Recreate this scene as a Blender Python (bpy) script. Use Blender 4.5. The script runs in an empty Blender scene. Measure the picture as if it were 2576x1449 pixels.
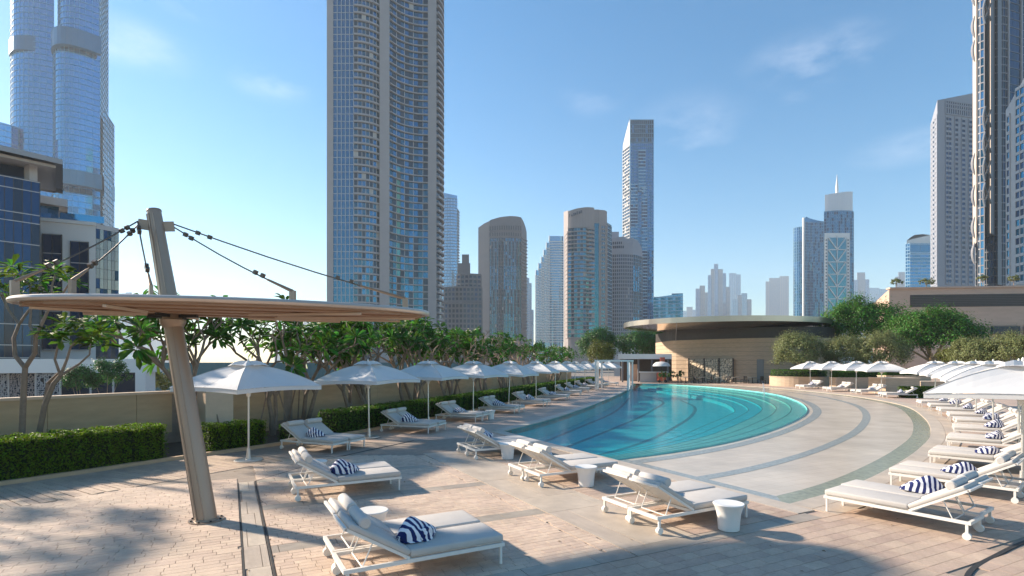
import bpy, bmesh, math, random
import numpy as np
from mathutils import Vector, Matrix
from mathutils.geometry import tessellate_polygon
random.seed(7); RNG = np.random.default_rng(7)
S = bpy.context.scene
R = math.radians
# ------------------------------------------------------------------ camera
# readings are taken on a 2576 px wide view of the photograph; the camera is level, 2.65 m above the deck
F, HC, HY, CX = 1380.0, 2.65, 910.0, 1288.0
cam = bpy.data.objects.new('camera', bpy.data.cameras.new('camera'))
S.collection.objects.link(cam)
cam.data.sensor_width = 36; cam.data.lens = 36 * F / 2576
cam.data.shift_y = (HY - 724.5) / 2576
cam.data.clip_start = 0.1; cam.data.clip_end = 20000
cam.location = (0, 0, HC); cam.rotation_euler = (R(90), 0, 0)
S.camera = cam
# ------------------------------------------------------------------ sky, sun, exposure
SUN = Vector((-0.812, 0.36, 0.447)).normalized()
SUN_EL = math.asin(SUN.z); SUN_AZ = math.atan2(SUN.x, SUN.y)
w = bpy.data.worlds.new('World'); S.world = w; w.use_nodes = True
nt = w.node_tree; nt.nodes.clear()
def wn(t, **k):
    n = nt.nodes.new(t)
    for a, b in k.items(): setattr(n, a, b)
    return n
sky = wn('ShaderNodeTexSky', sky_type='NISHITA', sun_disc=False, sun_elevation=SUN_EL, sun_rotation=SUN_AZ,
         altitude=0, air_density=1.15, dust_density=0.15, ozone_density=3.0)
bg = wn('ShaderNodeBackground'); wo = wn('ShaderNodeOutputWorld')
tc = wn('ShaderNodeTexCoord'); mp = wn('ShaderNodeMapping'); mp.inputs['Scale'].default_value = (3.2, 3.2, 7.0)
mp.inputs['Location'].default_value = (0.55, 0.3, 0.15)
nz = wn('ShaderNodeTexNoise'); nz.inputs['Scale'].default_value = 1.5; nz.inputs['Detail'].default_value = 7; nz.inputs['Roughness'].default_value = 0.55
rp = wn('ShaderNodeValToRGB'); rp.color_ramp.elements[0].position = 0.44; rp.color_ramp.elements[1].position = 0.64
hs = wn('ShaderNodeHueSaturation'); hs.inputs['Saturation'].default_value = 1.33; hs.inputs['Hue'].default_value = 0.494
mx = wn('ShaderNodeMix', data_type='RGBA'); mx.inputs[7].default_value = (8.6, 8.4, 8.8, 1)
L = nt.links.new
L(tc.outputs['Generated'], mp.inputs['Vector']); L(mp.outputs['Vector'], nz.inputs['Vector']); L(nz.outputs['Fac'], rp.inputs['Fac'])
mask = None
for cx_, cy_, rx_, rz_, am in ((2060, 140, .12, .045, .40), (690, 215, .075, .03, .30), (330, 110, .10, .04, .26), (1735, 330, .12, .07, .22), (1490, 245, .07, .035, .16), (2300, 370, .10, .03, .25), (2000, 245, .03, .015, .2), (480, 20, .05, .02, .2)):
    d_ = Vector(((cx_ - CX) / F, 1, (HY - cy_) / F)).normalized()
    sb = wn('ShaderNodeVectorMath', operation='SUBTRACT'); sb.inputs[1].default_value = d_; L(tc.outputs['Generated'], sb.inputs[0])
    sc_ = wn('ShaderNodeVectorMath', operation='MULTIPLY'); sc_.inputs[1].default_value = (1 / rx_, 1 / rx_, 1 / rz_); L(sb.outputs[0], sc_.inputs[0])
    ln_ = wn('ShaderNodeVectorMath', operation='LENGTH'); L(sc_.outputs[0], ln_.inputs[0])
    mr = wn('ShaderNodeMapRange', interpolation_type='SMOOTHSTEP'); mr.inputs[1].default_value = 1; mr.inputs[2].default_value = .1; mr.inputs[3].default_value = 0; mr.inputs[4].default_value = am; L(ln_.outputs['Value'], mr.inputs[0])
    if mask is None: mask = mr.outputs[0]
    else: ma_ = wn('ShaderNodeMath', operation='MAXIMUM'); L(mask, ma_.inputs[0]); L(mr.outputs[0], ma_.inputs[1]); mask = ma_.outputs[0]
mu_ = wn('ShaderNodeMath', operation='MULTIPLY'); L(mask, mu_.inputs[0]); L(rp.outputs['Color'], mu_.inputs[1])
L(sky.outputs['Color'], hs.inputs['Color']); L(hs.outputs['Color'], mx.inputs[6]); L(mu_.outputs[0], mx.inputs[0])
L(mx.outputs[2], bg.inputs['Color']); L(bg.outputs['Background'], wo.inputs['Surface'])
bg.inputs['Strength'].default_value = 0.071
sun = bpy.data.objects.new('sun', bpy.data.lights.new('sun', 'SUN'))
S.collection.objects.link(sun)
sun.data.energy = 4.1; sun.data.angle = R(2.2); sun.data.color = (1.0, 0.86, 0.70)
sun.rotation_euler = (-SUN).to_track_quat('-Z', 'Y').to_euler(); sun.location = (-60, 30, 60)
S.view_settings.view_transform = 'Standard'; S.view_settings.look = 'None'
S.view_settings.gamma = 1.0; S.view_settings.use_curve_mapping = False
S.view_settings.exposure = 1.42
cy = S.cycles
cy.max_bounces = 8; cy.diffuse_bounces = 4; cy.glossy_bounces = 4; cy.transmission_bounces = 4; cy.transparent_max_bounces = 10
cy.volume_bounces = 1; cy.use_denoising = True; cy.caustics_reflective = False; cy.caustics_refractive = False
# ------------------------------------------------------------------ pixel helpers
def G(x, y, z=0.0):                       # pixel -> point on the level plane z
    d = F * (HC - z) / (y - HY); return Vector(((x - CX) / F * d, d, z))
def PX(x, Y): return (x - CX) / F * Y
def ZP(y, Y): return HC + (HY - y) / F * Y
UD, VD = Vector((.889, .457, 0)), Vector((-.457, .889, 0))     # deck grid: across / along the pool's near edge
def ST(s, t, z=0.0): return UD * s + VD * t + Vector((0, 0, z))
# ------------------------------------------------------------------ materials
MATS = {}
def mat(name, col, rough=.6, metal=0., var=.12, scale=3., bump=0., bscale=40., dirt=0., spec=.5, stretch=None, rnd=0., trans=0., coat=0., bands=None):
    if name in MATS: return MATS[name]
    m = bpy.data.materials.new(name); m.use_nodes = True; t = m.node_tree; N = t.nodes; b = N['Principled BSDF']; k = t.links.new
    b.inputs['Roughness'].default_value = rough; b.inputs['Metallic'].default_value = metal
    b.inputs['Specular IOR Level'].default_value = spec; b.inputs['Coat Weight'].default_value = coat
    c4 = (*col, 1); src = None
    co = N.new('ShaderNodeTexCoord'); ma = N.new('ShaderNodeMapping'); k(co.outputs['Object'], ma.inputs['Vector'])
    if stretch: ma.inputs['Scale'].default_value = stretch
    if var or rnd:
        h = N.new('ShaderNodeHueSaturation'); h.inputs['Color'].default_value = c4; val = None
        if var:
            n = N.new('ShaderNodeTexNoise'); n.inputs['Scale'].default_value = scale; n.inputs['Detail'].default_value = 6; n.inputs['Roughness'].default_value = .6
            k(ma.outputs['Vector'], n.inputs['Vector'])
            r = N.new('ShaderNodeMapRange'); r.inputs[1].default_value = .25; r.inputs[2].default_value = .75; r.inputs[3].default_value = 1 - var; r.inputs[4].default_value = 1 + var
            k(n.outputs['Fac'], r.inputs[0]); val = r.outputs[0]
        if rnd:
            g = N.new('ShaderNodeNewGeometry'); oi = N.new('ShaderNodeObjectInfo')
            ad = N.new('ShaderNodeMath'); ad.operation = 'ADD'; k(g.outputs['Random Per Island'], ad.inputs[0]); k(oi.outputs['Random'], ad.inputs[1])
            fr = N.new('ShaderNodeMath'); fr.operation = 'FRACT'; k(ad.outputs[0], fr.inputs[0])
            r2 = N.new('ShaderNodeMapRange'); r2.inputs[3].default_value = 1 - rnd; r2.inputs[4].default_value = 1 + rnd; k(fr.outputs[0], r2.inputs[0])
            if val:
                mu = N.new('ShaderNodeMath'); mu.operation = 'MULTIPLY'; k(val, mu.inputs[0]); k(r2.outputs[0], mu.inputs[1]); val = mu.outputs[0]
            else: val = r2.outputs[0]
            r3 = N.new('ShaderNodeMapRange'); r3.inputs[3].default_value = .5 - rnd * .06; r3.inputs[4].default_value = .5 + rnd * .06; k(fr.outputs[0], r3.inputs[0]); k(r3.outputs[0], h.inputs['Hue'])
        if dirt:                                                  # broad stains that run on across neighbouring pieces
            gp = N.new('ShaderNodeNewGeometry'); dn = N.new('ShaderNodeTexNoise'); dn.inputs['Scale'].default_value = .9; dn.inputs['Detail'].default_value = 8; dn.inputs['Roughness'].default_value = .68; k(gp.outputs['Position'], dn.inputs['Vector'])
            dr = N.new('ShaderNodeMapRange'); dr.inputs[1].default_value = .32; dr.inputs[2].default_value = .66; dr.inputs[3].default_value = 1 - dirt; dr.inputs[4].default_value = 1 + dirt * .35; k(dn.outputs['Fac'], dr.inputs[0])
            dm = N.new('ShaderNodeMath'); dm.operation = 'MULTIPLY'; k(val, dm.inputs[0]); k(dr.outputs[0], dm.inputs[1]); val = dm.outputs[0]
        k(val, h.inputs['Value']); src = h.outputs['Color']; k(src, b.inputs['Base Color'])
    else: b.inputs['Base Color'].default_value = c4
    if bump:
        n2 = N.new('ShaderNodeTexNoise'); n2.inputs['Scale'].default_value = bscale; n2.inputs['Detail'].default_value = 5; k(ma.outputs['Vector'], n2.inputs['Vector'])
        bp = N.new('ShaderNodeBump'); bp.inputs['Strength'].default_value = bump; bp.inputs['Distance'].default_value = .02; k(n2.outputs['Fac'], bp.inputs['Height']); k(bp.outputs['Normal'], b.inputs['Normal'])
    if trans:
        tr = N.new('ShaderNodeBsdfTranslucent'); mi = N.new('ShaderNodeMixShader'); mi.inputs[0].default_value = trans
        if src: k(src, tr.inputs['Color'])
        else: tr.inputs['Color'].default_value = c4
        k(b.outputs[0], mi.inputs[1]); k(tr.outputs[0], mi.inputs[2]); k(mi.outputs[0], N['Material Output'].inputs['Surface'])
    MATS[name] = m; return m
def glass(name, col, rough=.07, metal=.8, rnd=.0): return mat(name, col, rough, metal, var=0, spec=.3, rnd=rnd)
def leaf(name, col, rnd=.35, trans=.35): return mat(name, col, .5, var=0, rnd=rnd, trans=trans, spec=.35)
stone = mat('sandstone', (.52, .385, .265), .75, var=.16, scale=1.6, bump=.15, bscale=14, stretch=(1, 1, 6))
wallst = mat('wall_stone', (.50, .36, .215), .8, var=.14, scale=1.1, bump=.15, bscale=20, stretch=(1, 1, 5))
capst = mat('cap_stone', (.66, .50, .36), .7, var=.08)
kerbst = mat('kerb_stone', (.50, .35, .22), .75, var=.12)
sett = mat('sett_stone', (.60, .455, .345), .7, var=.14, scale=9, rnd=.08, dirt=.22, bump=.25, bscale=60)
brickm = mat('pink_brick', (.50, .37, .28), .7, var=.14, scale=7, rnd=.09, dirt=.24, bump=.25, bscale=60)
plankm = mat('walk_strip_stone', (.52, .39, .29), .7, var=.14, scale=7, rnd=.09, dirt=.2, bump=.2, bscale=50)
slabm = mat('grey_slab', (.39, .33, .265), .55, dirt=.22, var=.16, scale=2.2, rnd=.07, bump=.1, bscale=30)
slab2 = mat('pale_slab', (.53, .44, .345), .55, dirt=.22, var=.14, scale=2.2, rnd=.07, bump=.1, bscale=30)
joint = mat('joint_mortar', (.30, .24, .19), .9, var=.2, scale=5)
drain = mat('drain_black', (.03, .03, .03), .7, var=0)
cope = mat('coping_stone', (.50, .425, .345), .5, dirt=.2, var=.12, scale=2.5, bump=.08)
ledge = mat('wet_ledge', (.52, .45, .37), .14, var=.07, scale=1.2, bump=.04, bscale=3, spec=.45)
bandm = mat('band_mosaic', (.27, .285, .27), .25, var=.35, scale=14)
bandg = mat('green_mosaic', (.25, .255, .175), .25, var=.35, scale=9)
white = mat('white_paint', (.78, .74, .68), .45, var=.04)
cush = mat('cushion_fabric', (.53, .495, .455), .9, var=.05, scale=6, bump=.12, bscale=160)
roll = mat('roll_fabric', (.56, .525, .485), .9, var=.05, scale=6, bump=.12, bscale=160)
canvas = mat('canvas', (.74, .73, .715), .85, var=.035, scale=1.5, bump=.06, bscale=7, trans=.22)
steel = mat('brushed_steel', (.34, .26, .20), .40, .45, var=.07, scale=2, stretch=(1, 1, .15))
alu = mat('pole_aluminium', (.62, .60, .57), .35, .7, var=.05)
cable = mat('cable_steel', (.13, .105, .085), .45, .7, var=0)
timber = mat('canopy_board', (.30, .185, .115), .6, var=.16, scale=4, stretch=(.3, 3, 1))
bark = mat('bark', (.26, .19, .14), .85, var=.25, scale=9, bump=.3, bscale=30)
barkt = mat('twig_bark', (.34, .24, .175), .85, var=.2, scale=6)
soil = mat('soil', (.09, .065, .045), .95, var=.3, scale=6, bump=.4)
ceramic = mat('white_ceramic', (.80, .775, .73), .35, var=.03)
dark = mat('dark_band', (.055, .047, .042), .5, var=.15)
darkm = mat('dark_metal', (.035, .033, .032), .45, .4, var=0)
concrete = mat('pale_concrete', (.50, .46, .42), .75, var=.1, scale=.3)
mirror = mat('mirror_soffit', (.55, .44, .36), .12, .9, var=.12, scale=.6)
rimsteel = mat('rim_steel', (.46, .40, .34), .28, .9, var=.08, scale=.5)
lplum = leaf('plumeria_leaf', (.065, .155, .016), .55, .5)
lplum2 = leaf('plumeria_leaf_yellow', (.13, .20, .02), .35, .5)
lhedge = leaf('hedge_leaf', (.12, .20, .010), .5, .55)
lhedge2 = leaf('far_hedge_leaf', (.075, .15, .016), .5, .5)
lolive = leaf('olive_leaf', (.20, .22, .08), .4, .4)
lficus = leaf('ficus_leaf', (.075, .18, .018), .55, .45)
ldark = leaf('dark_tree_leaf', (.05, .13, .020), .5, .4)
lyel = leaf('yellow_shrub_leaf', (.13, .14, .02), .4, .4)
petal = mat('petal', (.85, .82, .62), .6, var=0, trans=.3)
core = mat('foliage_core', (.010, .020, .006), .95, var=.3)  # near-black filler: shade between the leaves put into its colour
# ------------------------------------------------------------------ mesh builder
COL = S.collection
class MB:
    def __init__(s): s.v = []; s.f = []; s.m = []; s.cm = 0
    def add(s, vs, fs):
        b = len(s.v); s.v.extend(tuple(v) for v in vs)
        for f in fs: s.f.append([i + b for i in f]); s.m.append(s.cm)
        return s
    def box(s, c, d, rz=0., M=None):
        hx, hy, hz = d[0] / 2, d[1] / 2, d[2] / 2
        vs = [Vector((x, y, z)) for x in (-hx, hx) for y in (-hy, hy) for z in (-hz, hz)]
        if M is None: M = Matrix.Rotation(rz, 3, 'Z')
        c = Vector(c)
        return s.add([M @ v + c for v in vs], [(0, 1, 3, 2), (4, 6, 7, 5), (0, 4, 5, 1), (2, 3, 7, 6), (0, 2, 6, 4), (1, 5, 7, 3)])
    def bar(s, a, b, wd, hg=None, up=(0, 0, 1)):
        a, b = Vector(a), Vector(b); d = b - a; x = d.normalized(); u = Vector(up)
        if abs(x.dot(u)) > .98: u = Vector((0, 1, 0))
        y = u.cross(x).normalized(); z = x.cross(y)
        return s.box((a + b) / 2, (d.length, wd, hg or wd), M=Matrix((x, y, z)).transposed())
    def tube(s, pts, rad, n=8, cap=True):
        pts = [Vector(p) for p in pts]; N = len(pts)
        rad = rad if isinstance(rad, (list, tuple)) else [rad] * N
        vs = []; pu = None
        for i, p in enumerate(pts):
            d = (pts[min(i + 1, N - 1)] - pts[max(i - 1, 0)]).normalized()
            if pu is None: pu = Vector((1, 0, 0)) if abs(d.z) > .8 else Vector((0, 0, 1))
            x = (pu - d * pu.dot(d)).normalized(); y = d.cross(x); pu = x
            for k in range(n):
                a = 2 * math.pi * k / n; vs.append(p + (x * math.cos(a) + y * math.sin(a)) * rad[i])
        fs = [(i * n + k, i * n + (k + 1) % n, (i + 1) * n + (k + 1) % n, (i + 1) * n + k) for i in range(N - 1) for k in range(n)]
        if cap: fs += [tuple(range(n))[::-1], tuple(range((N - 1) * n, N * n))]
        return s.add(vs, fs)
    def lathe(s, prof, n=24, c=(0, 0, 0), cap=True):
        vs = [(c[0] + r * math.cos(2 * math.pi * k / n), c[1] + r * math.sin(2 * math.pi * k / n), c[2] + z) for r, z in prof for k in range(n)]
        fs = [(i * n + k, i * n + (k + 1) % n, (i + 1) * n + (k + 1) % n, (i + 1) * n + k) for i in range(len(prof) - 1) for k in range(n)]
        if cap: fs += [tuple(range(n))[::-1], tuple(range((len(prof) - 1) * n, len(prof) * n))]
        return s.add(vs, fs)
    def prism(s, poly, z0, z1, cap0=False):           # z1 may be a list, one top per vertex
        n = len(poly); tops = z1 if isinstance(z1, (list, tuple)) else [z1] * n
        vs = [(p[0], p[1], z0) for p in poly] + [(p[0], p[1], tops[i]) for i, p in enumerate(poly)]
        fs = [(i, (i + 1) % n, n + (i + 1) % n, n + i) for i in range(n)]
        tri = tessellate_polygon([[Vector((p[0], p[1], 0)) for p in poly]])
        fs += [tuple(n + i for i in t) for t in tri]
        if cap0: fs += [tuple(t) for t in tri]
        return s.add(vs, fs)
    def sheet(s, loops, z):
        flat = [p for l in loops for p in l]
        tri = tessellate_polygon([[Vector((p[0], p[1], 0)) for p in l] for l in loops])
        fs = []
        for a, b, c in tri:
            A, B, C = flat[a], flat[b], flat[c]
            ar = (B[0] - A[0]) * (C[1] - A[1]) - (B[1] - A[1]) * (C[0] - A[0])
            fs.append((a, b, c) if ar > 0 else (a, c, b))
        return s.add([(p[0], p[1], z) for p in flat], fs)
    def strip(s, A, B):                               # quads between two polylines of 3D points
        n = len(A)
        return s.add(list(A) + list(B), [(i, i + 1, n + i + 1, n + i) for i in range(n - 1)])
    def wallstrip(s, path, z0, z1, i0, i1):           # solid ribbon following a 2D path, i0..i1 = offsets along the outward normal
        nr = normals(path); n = len(path); vs = []
        for off, z in ((i0, z0), (i1, z0), (i1, z1), (i0, z1)):
            vs += [(p[0] + q[0] * off, p[1] + q[1] * off, z) for p, q in zip(path, nr)]
        fs = []
        for k in range(4):
            a, b = k * n, ((k + 1) % 4) * n
            fs += [(a + i, a + i + 1, b + i + 1, b + i) for i in range(n - 1)]
        fs += [(0, n, 2 * n, 3 * n), (n - 1, 4 * n - 1, 3 * n - 1, 2 * n - 1)]
        return s.add(vs, fs)
    def build(s, name, mats, parent=None, smooth=False, off=None, kind=None):
        if off is not None: o = Vector(off); s.v = [(a - o.x, b - o.y, c - o.z) for a, b, c in s.v]
        me = bpy.data.meshes.new(name); me.from_pydata(s.v, [], s.f)
        for m in (mats if isinstance(mats, (list, tuple)) else [mats]): me.materials.append(m)
        if any(s.m): me.polygons.foreach_set('material_index', s.m)
        if smooth:
            me.polygons.foreach_set('use_smooth', [True] * len(me.polygons))
            try: me.set_sharp_from_angle(angle=R(40))
            except Exception: pass
        me.update()
        return obj(name, me, parent, kind=kind)
def obj(name, me, parent=None, loc=None, rz=None, kind=None, M=None):
    o = bpy.data.objects.new(name, me); COL.objects.link(o)
    if parent is not None: o.parent = parent
    if M is not None: o.matrix_basis = M
    if loc is not None: o.location = loc
    if rz is not None: o.rotation_euler = (0, 0, rz)
    if kind: o['kind'] = kind
    return o
def tag(o, label, cat, group=None):
    o['label'] = label; o['category'] = cat
    if group: o['group'] = group
    return o
def thing(name, label, cat, loc=(0, 0, 0), rz=0., group=None):
    return tag(obj(name, None, None, loc, rz), label, cat, group)
def struct(o): o['kind'] = 'structure'; return o
def dup(root, label, loc, rz, sc=None):
    r = root.copy(); COL.objects.link(r); r.location = loc; r.rotation_euler = (0, 0, rz); r['label'] = label
    if sc: r.scale = sc
    for ch in KIDS(root):
        c = ch.copy(); COL.objects.link(c); c.parent = r
        for g in KIDS(ch):
            d = g.copy(); COL.objects.link(d); d.parent = c
    return r
_kc = {}
def KIDS(o):
    if o.name not in _kc: _kc[o.name] = list(o.children)
    return _kc[o.name]
def normals(path):
    out = []; n = len(path)
    for i in range(n):
        a, b = path[max(i - 1, 0)], path[min(i + 1, n - 1)]
        dx, dy = b[0] - a[0], b[1] - a[1]; l = math.hypot(dx, dy) or 1
        out.append((dy / l, -dx / l))
    return out
def offset(path, d):
    return [(p[0] + n[0] * d, p[1] + n[1] * d) for p, n in zip(path, normals(path))]
def spl(pts, n):                                      # Catmull-Rom through pts, resampled evenly to n+1 points
    P = [Vector((p[0], p[1])) for p in pts]; P = [P[0] * 2 - P[1]] + P + [P[-1] * 2 - P[-2]]; fine = []
    for i in range(1, len(P) - 2):
        for k in range(16):
            t = k / 16; a, b, c, d = P[i - 1], P[i], P[i + 1], P[i + 2]
            fine.append(.5 * ((2 * b) + (c - a) * t + (2 * a - 5 * b + 4 * c - d) * t * t + (3 * b - a - 3 * c + d) * t ** 3))
    fine.append(P[-2]); return resample(fine, n)
def resample(pts, n):
    P = [Vector((p[0], p[1])) for p in pts]; acc = [0.]
    for a, b in zip(P, P[1:]): acc.append(acc[-1] + (b - a).length)
    out = []; j = 0
    for k in range(n + 1):
        q = acc[-1] * k / n
        while j < len(P) - 2 and acc[j + 1] < q: j += 1
        t = (q - acc[j]) / max(acc[j + 1] - acc[j], 1e-9); v = P[j].lerp(P[j + 1], min(max(t, 0), 1)); out.append((v.x, v.y))
    return out
def plen(p): return sum(math.dist(a, b) for a, b in zip(p, p[1:]))
def inpoly(x, y, poly):
    r = False; j = len(poly) - 1
    for i in range(len(poly)):
        xi, yi = poly[i]; xj, yj = poly[j]
        if (yi > y) != (yj > y) and x < (xj - xi) * (y - yi) / (yj - yi) + xi: r = not r
        j = i
    return r
def rbox(name, d, bev, m, seg=2, puff=0.):            # rounded box mesh data
    bm = bmesh.new(); bmesh.ops.create_cube(bm, size=1)
    for v in bm.verts: v.co = Vector((v.co.x * d[0], v.co.y * d[1], v.co.z * d[2]))
    bmesh.ops.bevel(bm, geom=list(bm.edges), offset=bev, segments=seg, affect='EDGES', profile=.6)
    me = bpy.data.meshes.new(name); bm.to_mesh(me); bm.free(); me.materials.append(m)
    me.polygons.foreach_set('use_smooth', [True] * len(me.polygons)); return me
def leaves(name, pos, nrm, size, m, parent=None, aspect=1.8, jitter=.7, fold=.25, kind=None, off=None, me_only=False):
    # many small folded leaves (two quads each) as one mesh, generated with numpy
    n = len(pos); pos = np.asarray(pos, float); nrm = np.asarray(nrm, float) + RNG.normal(0, jitter, (n, 3))
    nrm /= np.linalg.norm(nrm, axis=1)[:, None] + 1e-9
    t = RNG.normal(0, 1, (n, 3)); t -= nrm * (t * nrm).sum(1)[:, None]; t /= np.linalg.norm(t, axis=1)[:, None] + 1e-9
    b = np.cross(nrm, t); sz = np.asarray(size, float) * RNG.uniform(.65, 1.25, n) if np.ndim(size) == 0 else np.asarray(size)
    Lh = (sz * .5)[:, None]; Wh = (sz * .5 / aspect)[:, None]
    up = nrm * (Wh * fold)
    v = np.stack([pos - t * Lh, pos - t * Lh * .2 + b * Wh + up, pos + t * Lh, pos - t * Lh * .2 - b * Wh + up], 1).reshape(-1, 3)
    if off is not None: v -= np.array(off)
    me = bpy.data.meshes.new(name); me.vertices.add(4 * n); me.vertices.foreach_set('co', v.ravel())
    i = np.arange(n)[:, None] * 4; tri = np.concatenate([i + [0, 2, 1], i + [0, 3, 2]], 1).reshape(-1)
    me.loops.add(6 * n); me.loops.foreach_set('vertex_index', tri.astype(np.int32))
    me.polygons.add(2 * n); me.polygons.foreach_set('loop_start', np.arange(0, 6 * n, 3, dtype=np.int32))
    me.materials.append(m); me.update(calc_edges=True)
    return me if me_only else obj(name, me, parent, kind=kind)
ORD = ['first', 'second', 'third', 'fourth', 'fifth', 'sixth', 'seventh', 'eighth', 'ninth', 'tenth', 'eleventh', 'twelfth', 'thirteenth', 'fourteenth', 'fifteenth', 'sixteenth', 'seventeenth', 'eighteenth', 'nineteenth', 'twentieth']
# ================================================================== THE SETTING
K = spl([(-16.5, 4), (-14.0, 7.4), (-10.9, 11.7), (-8.9, 15), (-7.9, 16.5), (-5.9, 20.0), (-4.2, 24), (-2.8, 27.3), (-1.1, 32.3), (1.2, 39), (3.9, 47), (6.0, 53), (8.7, 60), (10.5, 66)], 280)
def KR(y0, y1): return [p for p in K if y0 <= p[1] <= y1]
WALLP = offset(K, -3.4)
O = spl([(5.16, 10.2), (7.0, 11.5), (9.24, 13.5), (12.3, 16.6), (15.5, 20.3), (19.6, 26.1), (23.7, 33.2), (26.0, 40.6), (26.6, 46), (26.6, 52), (25.3, 60), (21.5, 65.3), (15.5, 66.5)], 90)
W = spl([(2.75, 14.9), (4.9, 16.3), (7.5, 18.5), (10.8, 22.2), (14.4, 27.1), (16.9, 31.5), (19.3, 37.3), (21.2, 44), (21.6, 50), (20.8, 57), (18.3, 63), (15.5, 65.2)], 90)
I_ = spl([(1.6, 17.1), (4.6, 20), (7, 23), (9.5, 27), (12, 31), (14.2, 35), (15.9, 41), (16.6, 47), (16.6, 53), (16, 58), (15, 62), (14.3, 63.6)], 90)
Lp = spl([(-.35, 20.9), (2.1, 26.1), (5.35, 34.8), (9.96, 48.8), (13.3, 61), (14.4, 65)], 60)
def lerpc(A, B, f): return [(a[0] + (b[0] - a[0]) * f, a[1] + (b[1] - a[1]) * f) for a, b in zip(A, B)]
def p3(path, z): return [(p[0], p[1], z) for p in path]
POOL = O + list(reversed(Lp))
WATER = Lp + list(reversed(W))
# ground of the city, 5 m below the pool deck
groundm = mat('city_ground', (.22, .19, .16), .9, var=.25, scale=.02)
struct(MB().sheet([[(-2900, -350), (2900, -350), (2900, 3100), (-2900, 3100)]], -5.0).build('ground', groundm))
# far paving: staggered stone courses that follow the deck grid
def paving_mat():
    m = bpy.data.materials.new('deck_paving'); m.use_nodes = True; t = m.node_tree; N = t.nodes; b = N['Principled BSDF']; k = t.links.new
    co = N.new('ShaderNodeTexCoord'); ma = N.new('ShaderNodeMapping'); ma.inputs['Rotation'].default_value = (0, 0, -math.atan2(.457, .889)); k(co.outputs['Object'], ma.inputs['Vector'])
    br = N.new('ShaderNodeTexBrick'); br.inputs['Scale'].default_value = 1; br.inputs['Brick Width'].default_value = .5; br.inputs['Row Height'].default_value = .2; br.inputs['Mortar Size'].default_value = .006
    br.inputs['Color1'].default_value = (.52, .38, .29, 1); br.inputs['Color2'].default_value = (.46, .35, .28, 1); br.inputs['Mortar'].default_value = (.25, .19, .15, 1)
    k(ma.outputs['Vector'], br.inputs['Vector'])
    n = N.new('ShaderNodeTexNoise'); n.inputs['Scale'].default_value = .6; n.inputs['Detail'].default_value = 7; k(co.outputs['Object'], n.inputs['Vector'])
    r = N.new('ShaderNodeMapRange'); r.inputs[1].default_value = .3; r.inputs[2].default_value = .7; r.inputs[3].default_value = .84; r.inputs[4].default_value = 1.14; k(n.outputs['Fac'], r.inputs[0])
    h = N.new('ShaderNodeHueSaturation'); k(br.outputs['Color'], h.inputs['Color']); k(r.outputs[0], h.inputs['Value']); k(h.outputs['Color'], b.inputs['Base Color'])
    b.inputs['Roughness'].default_value = .65; return m
deckm = paving_mat()
hole = offset(O, .25) + [(14.0, 66.9)] + list(reversed(offset(Lp, -.2))) + [tuple(ST(9.05, 19.0)[:2]), tuple(ST(9.05, 6.4)[:2])]
outer = [p for p in WALLP[::6]] + [(8, 70), (16, 100), (75, 100), (75, -22), (-16, -22), (-22, -6)]
deck = struct(MB().sheet([outer, hole], -.012).build('deck', deckm))
sk = MB(); cl = outer + [outer[0]]; sk.strip(p3(cl, -5), p3(cl, -.012)); struct(sk.build('podium_wall', concrete))
# ---- laid paving near the camera: every sett, brick, strip and slab is a piece of its own
nearK = [p for p in K if 7.4 <= p[1] <= 17.6]
NEAR = [(p[0], p[1]) for p in nearK] + [(-3.0, 18.6), tuple(ST(8.78, 17.6)[:2]), tuple(ST(8.78, 6.05)[:2])] + [p for p in offset(O, .88) if p[1] < 17.0 and p[0] > 5.9] + [(20, 17.2), (13.5, 4.6), (-9.0, 4.6)]
struct(MB().sheet([NEAR], -.004).build('paving_bed', joint))
def seen(x, y, lim=15.5):
    if y < 2: return False
    return y < lim and -80 < CX + F * x / y < 2660 and HY + F * HC / y < 1510
WALK = [(p[0], p[1]) for p in nearK] + list(reversed(offset(nearK, 2.55)))
DR = spl([(4.6, 5.4), (5.6, 6.75), (6.7, 7.55), (7.9, 8.25), (9.6, 9.0), (12.5, 9.9)], 120)       # curved drain slot at the right
BANDT = (5.85, 8.25, 10.72, 13.2)
unit = {}
def unit_box(m):
    if m.name not in unit:
        b = MB(); b.box((0, 0, 0), (1, 1, 1)); me = bpy.data.meshes.new('paver_' + m.name); me.from_pydata(b.v, [], b.f); me.materials.append(m); unit[m.name] = me
    return unit[m.name]
PIECES = {}
def piece(kind, m, c, l, wd, ang):
    PIECES.setdefault(kind, []).append((m, c[0], c[1], l, wd, ang))
AU = math.atan2(.457, .889)
def rows(kind, m, s0, s1, t0, t1, l, wd, test, gap=.007, ang=AU):
    nr = max(1, round((t1 - t0) / wd)); wd = (t1 - t0) / nr
    for r in range(nr):
        t = t0 + (r + .5) * wd; s = s0 - random.random() * l
        while s < s1:
            ll = l * random.uniform(.85, 1.15); a, b = max(s, s0), min(s + ll, s1); s += ll
            if b - a < .04: continue
            p = ST((a + b) / 2, t)
            if test(p.x, p.y): piece(kind, m, p, b - a - gap, wd - gap, ang)
def inN(x, y): return seen(x, y) and inpoly(x, y, NEAR) and not inpoly(x, y, WALK)
def right_of_drain(x, y):
    for a, b in zip(DR, DR[1:]):
        if a[0] <= x <= b[0]: return y < a[1] + (b[1] - a[1]) * (x - a[0]) / max(b[0] - a[0], 1e-6)
    return x > DR[0][0] and y < DR[0][1]
notdrain = lambda x, y: inN(x, y) and all((x - p[0]) ** 2 + (y - p[1]) ** 2 > .0049 for p in DR)
inner = lambda x, y: notdrain(x, y) and not right_of_drain(x, y)
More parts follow.
